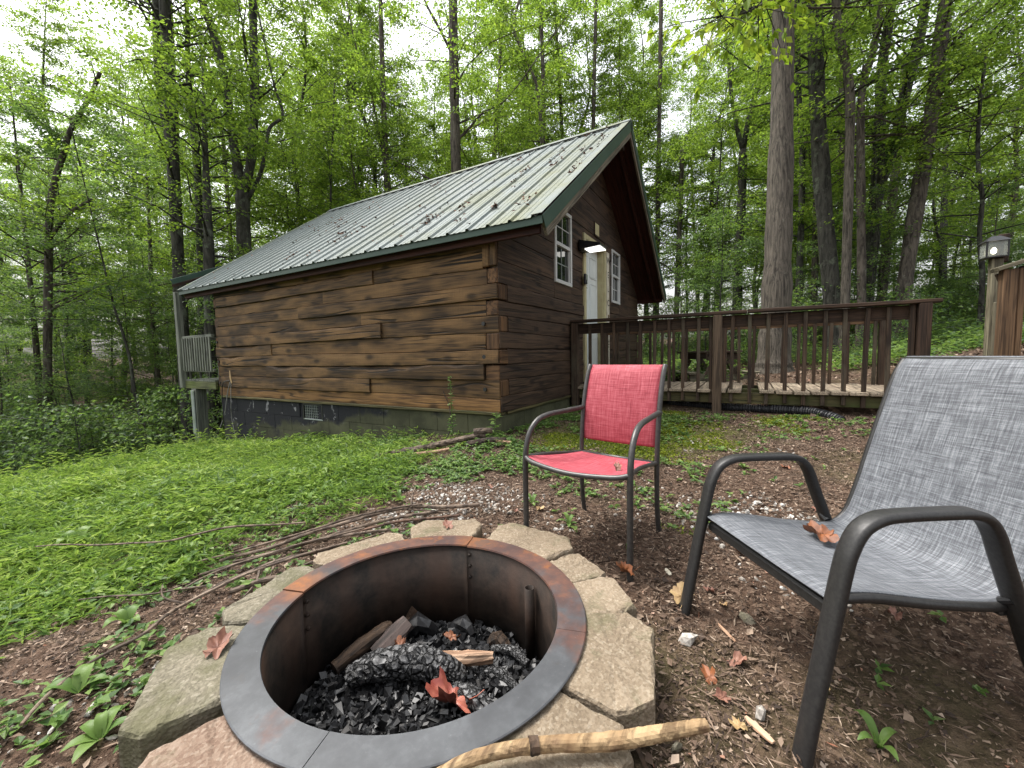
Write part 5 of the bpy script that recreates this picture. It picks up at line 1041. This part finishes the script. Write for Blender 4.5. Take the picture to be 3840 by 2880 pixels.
# ------------------------------------------------------------------ trees
def grow(stems,seed,zmin,nb,blen,ntw,nlf,leaf,up_=.35,ns=7,zmax=99,flat=.35,lowlen=1.,sag=.15):
    """stems: list of (k,4) x,y,z,r. returns wood (V,F list) and leaves (V,F)"""
    rg=np.random.default_rng(seed); mb=MB(); parts=[]; cand=[]
    for st in stems:
        st=A(st); P=smoothpath(st,4); mb.add(tubev(P[:,:3],np.maximum(P[:,3],.006)*(1+.05*rg.normal(size=len(P))),ns))
        for i in range(len(P)-1):
            if P[i,2]>zmin and P[i,2]<zmax: cand.append((P[i],P[min(i+1,len(P)-1)],np.linalg.norm(P[i+1,:3]-P[i,:3])))
    if not cand: return mb,None
    w_=A([c[2] for c in cand]); w_/=w_.sum(); zt=max(c[0][2] for c in cand)+.5; TB=[];TD=[];TL=[]
    for b in range(nb):
        c=cand[rg.choice(len(cand),p=w_)]; t=rg.random(); p=c[0]*(1-t)+c[1]*t; h=(p[2]-zmin)/max(.5,zt-zmin); az=rg.random()*2*np.pi
        L=blen*(lowlen*(1-h)+(1-.55*h)*h)*(.6+.6*rg.random()); e=up_+.35*rg.normal()*.6+.4*h; d=unit(A([math.cos(az),math.sin(az),math.tan(np.clip(e,-.5,1.2))])); sd=A([-math.sin(az),math.cos(az),0])
        k=5; tt=np.linspace(0,1,k); cur=rg.normal()*.22; B=p[:3]+d*L*tt[:,None]+sd*(cur*L*tt**2)[:,None]-A([0,0,1])*(sag*L*tt**2)[:,None]+rg.normal(size=(k,3))*L*.03*tt[:,None]
        r0=min(p[3]*.4,.008+.009*L); mb.add(tubev(B,np.linspace(r0,.004,k),4,False))
        for j in range(ntw):
            t=.22+.78*rg.random(); q=A([np.interp(t,tt,B[:,i]) for i in range(3)]); a2=az+(1 if j%2 else -1)*(.35+.9*rg.random()); tl=L*(.22+.25*rg.random())*(1.15-.5*t)+.12
            TB.append(q); TD.append((math.cos(a2),math.sin(a2),.12+.25*rg.normal())); TL.append(tl)
    TB=A(TB);TD=unit(A(TD));TL=A(TL); n=len(TB)
    for b in range(n):
        if b%3==0: mb.add(tubev([TB[b],TB[b]+TD[b]*TL[b]*.9],[.005,.002],3,False))
    B=np.repeat(TB,nlf,0); D=np.repeat(TD,nlf,0); L=np.repeat(TL,nlf); m=len(B); t=rg.random(m); sd=unit(np.cross(D,A([0,0,1.])))*np.where(rg.random(m)<.5,1,-1)[:,None]
    B=B+D*(L*t)[:,None]+sd*(L*.16*rg.random(m))[:,None]+rg.normal(size=(m,3))*A([.05,.05,.05]); B[:,2]-=.05*rg.random(m)
    LD=unit(D*.5+sd*.7+rg.normal(size=(m,3))*.35-A([0,0,.25])); LN=unit(np.c_[rg.normal(size=(m,2))*flat*1.5,np.ones(m)]); s=leaf*(.65+.6*rg.random(m))
    return mb,leafq(B,LD,LN,s,s*(.52+.2*rg.random(m)),.12,.1)
def tree(name,label,stems,seed,bark,lm,grp=None,base=None,**kw):
    b=base if base is not None else stems[0][0][:3]; t=thing(name,label,'tree',(b[0],b[1],b[2]),grp); mb,lf=grow(stems,seed,**kw); mb.build('trunk',bark,t,True)
    if lf is not None: ob('crown',nmesh(lf[0],lf[1],'crown'),lm,t)
    return t
KEY=[
 ('big',[[(6.18,-2.51,0.85,0.272),(6.27,-2.53,1.77,0.25),(6.44,-2.55,3.71,0.228),(6.61,-2.56,5.75,0.205),(6.77,-2.55,7.8,0.183)]]),
 ('r2',[[(9.35,-3.93,1.3,0.203),(9.38,-3.82,2.33,0.191),(9.44,-3.58,4.89,0.178),(9.54,-3.42,7.19,0.166),(9.68,-3.34,9.49,0.154)]]),
 ('r3',[[(8.18,-3.9,1.26,0.094),(8.26,-3.91,2.18,0.091),(8.49,-3.93,4.94,0.088),(8.63,-3.91,6.69,0.085),(8.59,-3.71,7.71,0.082),(8.61,-3.61,8.63,0.08)]]),
 ('r4',[[(9.0,-4.32,1.27,0.093),(9.09,-4.34,2.24,0.087),(9.3,-4.26,5.4,0.081),(9.42,-4.26,6.91,0.075),(9.61,-4.46,7.83,0.068),(9.81,-4.63,9.04,0.062)]]),
 ('r5',[[(10.99,-4.75,1.32,0.158),(11.19,-4.87,3.01,0.155),(11.46,-5.01,5.25,0.151)],[(11.46,-5.01,5.25,0.137),(11.63,-5.04,7.22,0.125),(11.78,-5.08,8.62,0.113),(12.02,-5.27,10.31,0.101)],[(11.5,-5.07,5.36,0.13),(11.76,-5.37,6.37,0.124),(12.03,-5.64,7.88,0.119),(12.24,-5.86,8.83,0.113),(12.47,-6.06,10.29,0.108)]]),
 ('r6',[[(13.88,-5.7,1.71,0.145),(14.03,-5.76,3.04,0.136),(14.37,-5.97,5.69,0.128),(14.67,-6.16,8.01,0.119),(14.89,-6.27,10.0,0.111)]]),
 ('r7',[[(9.45,-5.13,1.16,0.162),(9.58,-5.19,2.22,0.155),(9.82,-5.37,3.92,0.149),(10.09,-5.59,5.61,0.143),(10.26,-5.72,6.83,0.137),(10.42,-5.82,8.04,0.131),(10.55,-5.91,9.01,0.124)]]),
 ('r8',[[(12.73,-1.72,1.51,0.147),(12.91,-1.73,3.66,0.14),(13.11,-1.78,5.8,0.134),(13.28,-1.8,7.81,0.128)],[(13.28,-1.8,7.81,0.082),(13.24,-1.59,8.67,0.069),(13.23,-1.38,10.11,0.055)],[(13.28,-1.8,7.81,0.092),(13.47,-1.96,8.95,0.078),(13.69,-2.19,9.94,0.064)]]),
 ('r9',[[(15.54,1.45,1.74,0.106),(15.9,1.48,6.34,0.1),(16.19,1.5,10.02,0.094),(16.49,1.51,13.7,0.088),(16.7,1.53,16.47,0.082)]]),
 ('r10',[[(13.83,0.39,1.64,0.105),(14.04,0.37,4.09,0.098),(14.26,0.33,6.54,0.091),(14.48,0.3,9.0,0.084)]]),
 ('r11',[[(11.34,-3.34,1.39,0.094),(11.46,-3.34,2.93,0.088),(11.75,-3.36,6.3,0.082),(11.83,-3.25,8.14,0.075),(11.95,-3.15,10.29,0.069),(12.02,-3.14,11.21,0.063)]]),
 ('r12',[[(12.18,-3.8,1.4,0.098),(12.31,-3.8,3.0,0.09),(12.49,-3.8,5.24,0.082),(12.68,-3.77,7.79,0.074)]]),
 ('r13',[[(15.8,-4.99,1.86,0.186),(15.96,-4.99,3.77,0.177),(16.21,-4.99,6.84,0.167),(16.48,-4.97,10.29,0.157),(16.69,-4.96,12.98,0.147)]]),
 ('r15',[[(9.72,-6.51,1.66,0.053),(9.8,-6.52,2.58,0.049),(9.83,-6.45,3.41,0.045),(9.91,-6.49,4.19,0.041),(9.93,-6.39,5.07,0.037),(10.04,-6.41,6.27,0.033),(10.21,-6.53,7.64,0.029)]]),
 ('r16',[[(19.14,-8.7,2.25,0.115),(19.37,-8.64,5.52,0.105),(19.64,-8.65,8.79,0.094),(19.92,-8.66,12.06,0.084)]]),
 ('l1',[[(1.2,9.76,-1.56,0.15),(1.33,9.92,1.12,0.142),(1.44,10.1,3.72,0.133),(1.54,10.24,6.07,0.124)],[(1.54,10.26,6.15,0.092),(1.51,10.39,6.74,0.087),(1.5,10.57,7.85,0.082),(1.54,10.63,8.83,0.077),(1.6,10.67,9.82,0.072)],[(1.57,10.21,6.15,0.085),(1.63,10.23,7.06,0.08),(1.68,10.31,8.24,0.075),(1.72,10.41,9.42,0.07),(1.74,10.43,9.81,0.065)]]),
 ('l2',[[(2.53,11.79,0.71,0.11),(2.7,11.93,3.82,0.101),(2.85,12.07,6.61,0.091),(2.88,12.25,8.27,0.082),(2.92,12.36,9.54,0.072),(3.0,12.4,10.86,0.063)],[(2.87,12.28,8.36,0.055),(2.79,12.51,9.07,0.048),(2.72,12.71,9.5,0.042),(2.77,12.77,10.64,0.035)]]),
 ('l3',[[(2.32,9.14,0.72,0.172),(2.52,9.22,3.65,0.165),(2.61,9.29,5.26,0.158)],[(2.6,9.3,5.26,0.117),(2.59,9.5,6.5,0.108),(2.59,9.7,7.91,0.1),(2.55,9.94,9.11,0.091),(2.44,10.28,10.24,0.082)],[(2.63,9.26,5.26,0.11),(2.79,9.1,6.16,0.105),(2.95,9.06,7.73,0.1),(3.03,9.11,9.18,0.094),(3.1,9.15,10.21,0.089)],[(2.67,9.17,5.09,0.052),(2.88,8.89,5.75,0.048),(3.0,8.78,6.49,0.044),(3.09,8.7,6.94,0.04),(3.26,8.44,7.18,0.035),(3.27,8.48,7.55,0.031),(3.21,8.65,8.14,0.027)]]),
 ('l4',[[(4.04,13.25,1.2,0.073),(4.27,13.39,5.05,0.067),(4.35,13.57,7.26,0.06),(4.39,13.69,8.64,0.054),(4.3,14.03,9.91,0.048),(4.26,14.24,10.85,0.041)]]),
 ('l5',[[(-0.42,12.78,0.04,0.085),(-0.13,12.83,3.97,0.077),(-0.0,12.79,5.15,0.07),(0.2,12.57,6.09,0.062),(0.33,12.42,6.67,0.055),(0.63,12.03,7.49,0.047),(0.79,11.83,8.07,0.039)],[(-0.09,12.79,4.09,0.046),(0.19,12.39,4.67,0.036),(0.48,11.93,4.97,0.026)]]),
 ('l6',[[(1.0,8.15,-1.24,0.124),(1.12,8.15,0.2,0.118),(1.18,8.22,1.48,0.112),(1.28,8.27,3.04,0.106)]]),
 ('c1',[[(7.26,5.98,3.31,0.179),(7.48,6.1,6.8,0.168),(7.6,6.17,8.8,0.157),(7.72,6.24,10.79,0.147),(7.82,6.28,12.29,0.136)],[(7.55,6.11,7.8,0.043),(7.78,5.77,8.19,0.035),(8.04,5.39,8.68,0.028),(8.48,4.7,9.16,0.021)],[(7.71,6.2,10.39,0.051),(7.55,6.6,11.3,0.044),(7.4,6.96,12.05,0.037),(7.34,7.15,12.61,0.03)]]),
 ('c2',[[(6.85,8.64,3.0,0.119),(7.09,8.76,6.76,0.108),(7.22,8.92,9.45,0.096),(7.32,9.0,11.33,0.085),(7.43,9.08,13.21,0.073)],[(7.11,8.76,7.03,0.046),(7.05,9.28,9.89,0.037),(6.9,9.78,11.62,0.027)]]),
 ('c3',[[(10.42,6.68,4.44,0.105),(10.75,6.7,8.55,0.092),(11.0,6.58,10.88,0.08),(11.19,6.57,13.03,0.068)]]),
 ('c4',[[(12.39,5.3,4.62,0.1),(12.72,5.45,9.7,0.091),(12.93,5.56,13.09,0.082),(13.07,5.7,15.7,0.072)]]),
 ('c5',[[(14.37,3.9,4.79,0.106),(14.81,4.02,11.0,0.094),(15.03,4.02,13.76,0.082),(15.26,4.02,16.52,0.071)]]),
 ('c6',[[(14.68,5.41,5.03,0.093),(15.05,5.61,11.01,0.083),(15.21,5.83,14.51,0.073),(15.33,6.04,17.43,0.062)]]),
 ('c7',[[(4.51,8.65,2.74,0.035),(4.72,8.66,5.32,0.03),(4.89,8.64,7.34,0.025),(5.06,8.61,9.18,0.02)]]),
 ('c8',[[(10.54,4.43,4.18,0.069),(10.85,4.74,10.17,0.063),(10.67,5.32,12.08,0.056),(10.57,5.61,12.95,0.05),(10.75,5.46,13.98,0.044)]]),
 ('s1',[[(-0.23,14.23,-1.64,0.079),(-0.27,14.34,-1.31,0.072),(-0.2,14.52,0.74,0.065),(-0.16,14.65,2.17,0.058),(-0.12,14.85,4.08,0.05)]]),
 ('s2',[[(1.03,17.95,-2.37,0.087),(1.11,17.99,-1.16,0.076),(1.19,18.15,0.97,0.066),(1.29,18.27,3.09,0.055)]]),
 ('s3',[[(1.65,18.85,-2.62,0.074),(1.78,18.94,-0.34,0.065),(1.86,19.07,1.6,0.057),(1.99,19.17,3.88,0.049)]]),
 ('s4',[[(0.66,10.72,-1.45,0.049),(0.7,10.77,-0.59,0.044),(0.66,10.96,0.28,0.039),(0.66,11.06,1.02,0.033),(0.61,11.24,1.76,0.028),(0.55,11.45,2.45,0.023)]]),
 ('s5',[[(2.11,14.09,-2.3,0.081),(2.17,14.13,-1.34,0.073),(2.29,14.27,1.19,0.066),(2.3,14.41,2.32,0.058),(2.43,14.5,4.57,0.051)]]),
 ('s6',[[(1.4,21.31,-2.48,0.073),(1.55,21.38,-0.06,0.065),(1.65,21.51,2.02,0.056),(1.81,21.62,4.79,0.047)]]),
]
INFO={'big':('bark_c','large straight tree with pale ridged bark behind the walkway railing',1),'r2':('bark_b','dark lichen spotted tree standing right of the large pale trunk',1),'r3':('bark_c','slender brown tree with a kinked top between the dark trunks',1),'r4':('bark_a','slender dark tree curving right above the railing',1),
'r5':('bark_b','dark tree forking into two leaning stems behind the railing',1),'r6':('bark_a','grey tree behind the forked dark tree',0),'r7':('bark_a','straight brown tree leaning right above the end of the railing',1),'r8':('bark_b','dark tree forking low, right of the cabin roof',0),'r9':('bark_a','thin tall pale tree just right of the cabin gable',1),'r10':('bark_c','short looking pale grey trunk beyond the cabin gable corner',0),
'r11':('bark_b','slim dark tree just right of the large pale trunk',1),'r12':('bark_a','thin light grey trunk left of the lichen spotted tree',0),'r13':('bark_a','broad grey trunk deep in the wood behind the slender trees',1),'r15':('bark_b','thin crooked sapling trunk near the lantern',0),'r16':('bark_b','thin dark trunk uphill at the right',1),
'l1':('bark_b','tall grey tree forking into two stems left of the porch roof',1),'l2':('bark_b','slim grey tree between the two large forked trees',1),'l3':('bark_b','large forked tree rising behind the far end of the metal roof',1),'l4':('bark_c','thin pale leaning tree behind the large forked tree',0),'l5':('bark_a','crooked leaning tree with a bare side limb at the far left',0),'l6':('bark_b','dark trunk standing behind the porch posts',1),
'c1':('bark_a','tall straight dark tree rising above the middle of the roof ridge',1),'c2':('bark_a','slim multi stemmed tree above the left part of the ridge',1),'c3':('bark_a','thin tree just right of the tall dark tree over the ridge',1),'c4':('bark_a','thin straight tree over the right half of the ridge',1),'c5':('bark_a','thin straight tree behind the roof peak',1),'c6':('bark_b','thin tree left of the roof peak',1),'c7':('bark_b','very thin sapling over the far end of the ridge',0),'c8':('bark_c','pale leaning tree over the ridge',0),
's1':('bark_a','slim trunk in the hollow at the far left',0),'s2':('bark_b','dark slim trunk in the hollow left of the crooked sapling',0),'s3':('bark_b','thin trunk deep in the hollow',0),'s4':('bark_b','crooked dark sapling at the left below the bank',0),'s5':('bark_a','slim straight trunk left of the porch',0),'s6':('bark_a','distant thin trunk in the left wood',0)}
# parameters: lowest branch z, number of branches, length, twigs, leaves per twig, leaf size
for i,(nm,ST) in enumerate(KEY):
    bark,lab,ext=INFO[nm]; stems=[]
    for si,st in enumerate(ST):
        st=[list(p) for p in st]
        if si==0:
            st=[p for p in st if p[2]>g1(p[0],p[1])+.25] or st[-1:]; x,y=st[0][:2]; r0=st[0][3]; zb_=g1(x,y)
            st=[[x-.03,y,zb_-.25,r0*1.45],[x-.01,y,zb_+.12,r0*1.18]]+st
        p,q=A(st[-1]),A(st[-2])
        if p[2]>5.5 and (ext or si):
            d=(p[:3]-q[:3])/np.linalg.norm(p[:3]-q[:3]); d=unit(d+A([0,0,.6])); L=max(3.,15.5-p[2])*(.8 if si==0 else .7)
            st+= [list(p[:3]+d*L*.5)+[p[3]*.7],list(p[:3]+d*L)+[max(.012,p[3]*.25)]]
        elif p[2]<=5.5 and si==0 and len(ST)==1:
            d=unit((p[:3]-q[:3])/np.linalg.norm(p[:3]-q[:3])+A([0,0,.5])); st+=[list(p[:3]+d*2.2)+[p[3]*.6],list(p[:3]+d*4.5)+[.012]]
        stems.append(st)
    dep=(A(stems[0][0][:3])-CP)@FW; big=nm in('big','r2','r7','l1','l3','c1','l2','r5')
    zb_=stems[0][0][2]; zm={'big':6.6,'r2':5.6,'r3':5,'r4':5,'r7':5.2,'l1':5.2,'l3':4.6,'l2':5.,'c1':4.6,'r9':4.,'r5':5.,'l6':3.}.get(nm,2.6)+zb_*.5
    nb=46 if big else 32
    tree('tree',lab,stems,100+i,bark,'leaf' if nm[0]!='s' else 'leafcool',None,base=stems[0][1][:3],zmin=zm,nb=nb,blen=3.0 if big else 2.3,ntw=8,nlf=30,leaf=.078 if dep<11 else .090,ns=14 if nm=='big' else 10,up_=.25)
# limb of the large pale tree reaching out over the yard with big bright leaves
t=thing('overhanging_limb','leafy limb with large bright green leaves hanging into the top of the view','branch',(5.9,-2.5,8.2))
rg=np.random.default_rng(77)
LP=[A([6.5,-2.55,8.3]),A([5.2,-2.5,7.2]),A([3.7,-2.35,6.0]),A([2.6,-2.1,5.0]),A([1.7,-1.7,4.45])]; P=smoothpath(LP,5); mb=MB().add(tubev(P,np.linspace(.06,.008,len(P)),7)); TB=[];TD=[]
for k in range(60):
    u=.52+.48*rg.random(); q=P[int(u*(len(P)-1))]; az=rg.random()*6.28; d=A([math.cos(az),math.sin(az),-.25+.35*rg.normal()]); L=.35+.55*rg.random(); e=q+d*L; mb.add(tubev([q,q+d*L*.5+A([0,0,.03]),e],[.007,.005,.002],4,False))
    for j in range(9): tt_=.35+.65*rg.random(); TB.append(q+d*L*tt_); TD.append(d+rg.normal(size=3)*.7)
mb.build('limb','bark_b',t,True); m=len(TB); s=.085+.06*rg.random(m); V,F=leafq(A(TB),unit(A(TD)-A([0,0,.35])),unit(np.c_[rg.normal(size=(m,2))*.5,np.ones(m)]),s,s*.58,.15,.15); ob('foliage',nmesh(V,F,'foliage'),'leafnear',t)
# ---- prototypes for the rest of the wood
def proto(kind,seed):
    rg=np.random.default_rng(seed)
    if kind=='tall': H=17+2*rg.random(); r=.14; k=9; kw=dict(zmin=3.6,nb=84,blen=3.2,ntw=9,nlf=34,leaf=.095,ns=8,up_=.3)
    elif kind=='mid': H=9.5+2*rg.random(); r=.065; k=7; kw=dict(zmin=1.6,nb=56,blen=2.3,ntw=8,nlf=28,leaf=.085,ns=6,up_=.2)
    elif kind=='sap': H=4.6+rg.random(); r=.032; k=6; kw=dict(zmin=.6,nb=34,blen=1.5,ntw=7,nlf=20,leaf=.078,ns=5,up_=.12,flat=.25)
    else: H=.9+.5*rg.random(); r=.012; k=4; kw=dict(zmin=.1,nb=18,blen=.65,ntw=5,nlf=12,leaf=.06,ns=4,up_=.3)
    P=[]; x=y=0.
    for i in range(k): P.append((x,y,-.3+(H+.3)*i/(k-1),max(.006,r*(1.15-1.05*i/(k-1))))); x+=rg.normal()*H*.012; y+=rg.normal()*H*.012
    mb,lf=grow([P],seed+1,**kw); a=mesh(mb.V,mb.F,'trunk',True); a.materials.append(MAT[('bark_a','bark_b','bark_b')[seed%3]]); b=nmesh(lf[0],lf[1],'crown'); b.materials.append(MAT['leaf' if kind in('tall','mid') else 'leafcool']); return a,b
PR={k:[proto(k,300+20*i+j) for j in range(3)] for i,k in enumerate(('tall','mid','sap','shrub'))}
def side(x,y):
    v=A([x,y,0])-CP; d=v@FW; l=v@RT; return d,l/d
def plant(kind,i,x,y,s,rz,name,lab,grp):
    a,b=PR[kind][i%3]; t=thing(name,lab,'tree' if kind!='shrub' else 'shrub',(x,y,g1(x,y)),grp); t.matrix_basis=Matrix.Translation((x,y,g1(x,y)))@Matrix.Rotation(rz,4,'Z')@Matrix.Scale(s,4)
    for nm,me in (('trunk',a),('crown',b)):
        o=bpy.data.objects.new(nm,me); COL.objects.link(o); o.parent=t
    return t
rg=np.random.default_rng(91); placed=[]; NEW=[]
keyxy=A([s[0][0][:2] for _,s in KEY])
def ok(x,y,dmin):
    if cabin_in(A([x]),A([y]),1.6)[0] or (x<4.2 and y<7.2 and x>-6 and y>-7): return False
    if np.min(np.hypot(*(keyxy-A([x,y])).T))<.7: return False
    return all(math.hypot(x-a,y-b)>dmin for a,b in placed)
def zone(t): return 'left of the cabin' if t<-.62 else ('behind the cabin roof' if t<.32 else 'behind the walkway at the right')
def scatter(kind,n,d0,d1,dmin,lat,smin,smax,name,labf,grp,pw=1.):
    c=0; tries=0
    while c<n and tries<6000:
        tries+=1; d=d0+(d1-d0)*rg.random()**pw; t=lat[0]+(lat[1]-lat[0])*rg.random(); p=CP+FW*d+RT*t*d; x,y=p[:2]
        if not ok(x,y,dmin): continue
        placed.append((x,y)); NEW.append((name,zone(t),t,plant(kind,c,x,y,smin+(smax-smin)*rg.random(),rg.random()*6.28,name,labf(d,t),grp+' '+zone(t)))); c+=1
LFT,MID,RGT=(-1.45,-.62),(-.62,.30),(.30,1.45)
scatter('tall',5,15,24,2.4,(-1.0,-.62),.8,1.0,'tall_tree',lambda d,t:'tall leafy tree in the wood '+zone(t),'tall trees standing')
scatter('tall',12,15,26,2.0,MID,.8,1.1,'tall_tree',lambda d,t:'tall leafy tree in the wood '+zone(t),'tall trees standing')
scatter('tall',7,16,24,2.2,RGT,.8,1.1,'tall_tree',lambda d,t:'tall leafy tree in the wood '+zone(t),'tall trees standing')
scatter('tall',34,22,42,2.2,(-1.25,1.35),.9,1.2,'far_tree',lambda d,t:'distant tall tree deep in the wood '+zone(t),'far trees standing')
scatter('mid',14,13,26,1.6,LFT,.6,.95,'understory_tree',lambda d,t:'smaller understory tree with low leafy branches '+zone(t),'understory trees')
scatter('mid',9,13,22,1.8,MID,.8,1.1,'understory_tree',lambda d,t:'smaller understory tree with low leafy branches '+zone(t),'understory trees')
scatter('mid',13,14,22,1.8,RGT,.7,1.0,'understory_tree',lambda d,t:'smaller understory tree with low leafy branches '+zone(t),'understory trees')
scatter('mid',30,20,36,1.8,(-1.4,1.4),.9,1.2,'understory_tree',lambda d,t:'distant understory tree '+zone(t),'far understory trees')
scatter('sap',28,8.8,15,.8,(-1.4,-.58),.6,1.05,'sapling',lambda d,t:'leafy sapling below the bank '+zone(t),'saplings growing')
scatter('sap',24,10,18,1.0,(.35,1.4),.5,.9,'sapling',lambda d,t:'leafy sapling '+zone(t),'saplings growing')
scatter('shrub',46,7.6,15,.5,(-1.4,-.56),.8,1.6,'shrub',lambda d,t:'low leafy shrub below the bank '+zone(t),'low shrubs')
scatter('shrub',90,8,20,.5,(.30,1.4),.6,1.5,'shrub',lambda d,t:'low leafy shrub '+zone(t),'low shrubs')
ORD='first second third fourth fifth sixth seventh eighth ninth tenth eleventh twelfth thirteenth fourteenth fifteenth sixteenth seventeenth eighteenth nineteenth twentieth'.split()
for nm,what in (('tall_tree','tall leafy trees'),('understory_tree','smaller understory trees'),('sapling','leafy saplings'),('far_tree','distant tall trees')):
    for zn in sorted({z for n_,z,_,_ in NEW if n_==nm}):
        L=sorted([(t,i) for i,(n_,z,t,_) in enumerate(NEW) if n_==nm and z==zn])
        for k,(t,i) in enumerate(L):
            m=len(L)-1-k; side_=('left',k) if k<=m else ('right',m)
            if side_[1]<20: NEW[i][3]['label']=(ORD[side_[1]]+' from the '+side_[0]+' of the '+what+' '+zn) if side_[1] else (side_[0]+'most of the '+what+' '+zn)
# ground plants of the forest floor
rg=np.random.default_rng(95); n=30000; d=5+14*rg.random(n)**1.2; t=np.where(rg.random(n)<.62,.30+1.1*rg.random(n),-1.4+.85*rg.random(n)); p=CP+FW*d[:,None]+RT*(t*d)[:,None]; x,y=p[:,0],p[:,1]
nn=vn2(x*.8,y*.8,31); k=(rg.random(n)<sst(nn,.30,.6)*np.where((t>0)&(d<8.5),.55,1))&~cabin_in(x,y,.3)&~((x<4.3)&(y<7)&(x>-6)&(y>-7.5)&~((x>3.2)&(y<-4.8))); x,y=x[k],y[k]; n=len(x); base=np.c_[x,y,gz(x,y)]; parts=[]; hh=.08+.30*rg.random(n)**1.6
for j in range(6): L=.05+.05*rg.random(n); parts.append(leafq(base+np.c_[rg.normal(size=(n,2))*.05,hh*(.3+.7*rg.random(n))],rdir(rg,n,.1,.3),unit(np.c_[rg.normal(size=(n,2))*.35,np.ones(n)]),L,L*.55,.12,.1))
V,F=join(parts); tag(ob('forest_undergrowth',nmesh(V,F,'undergrowth'),'leafcool'),'low green undergrowth covering the forest floor','undergrowth',None,'stuff')
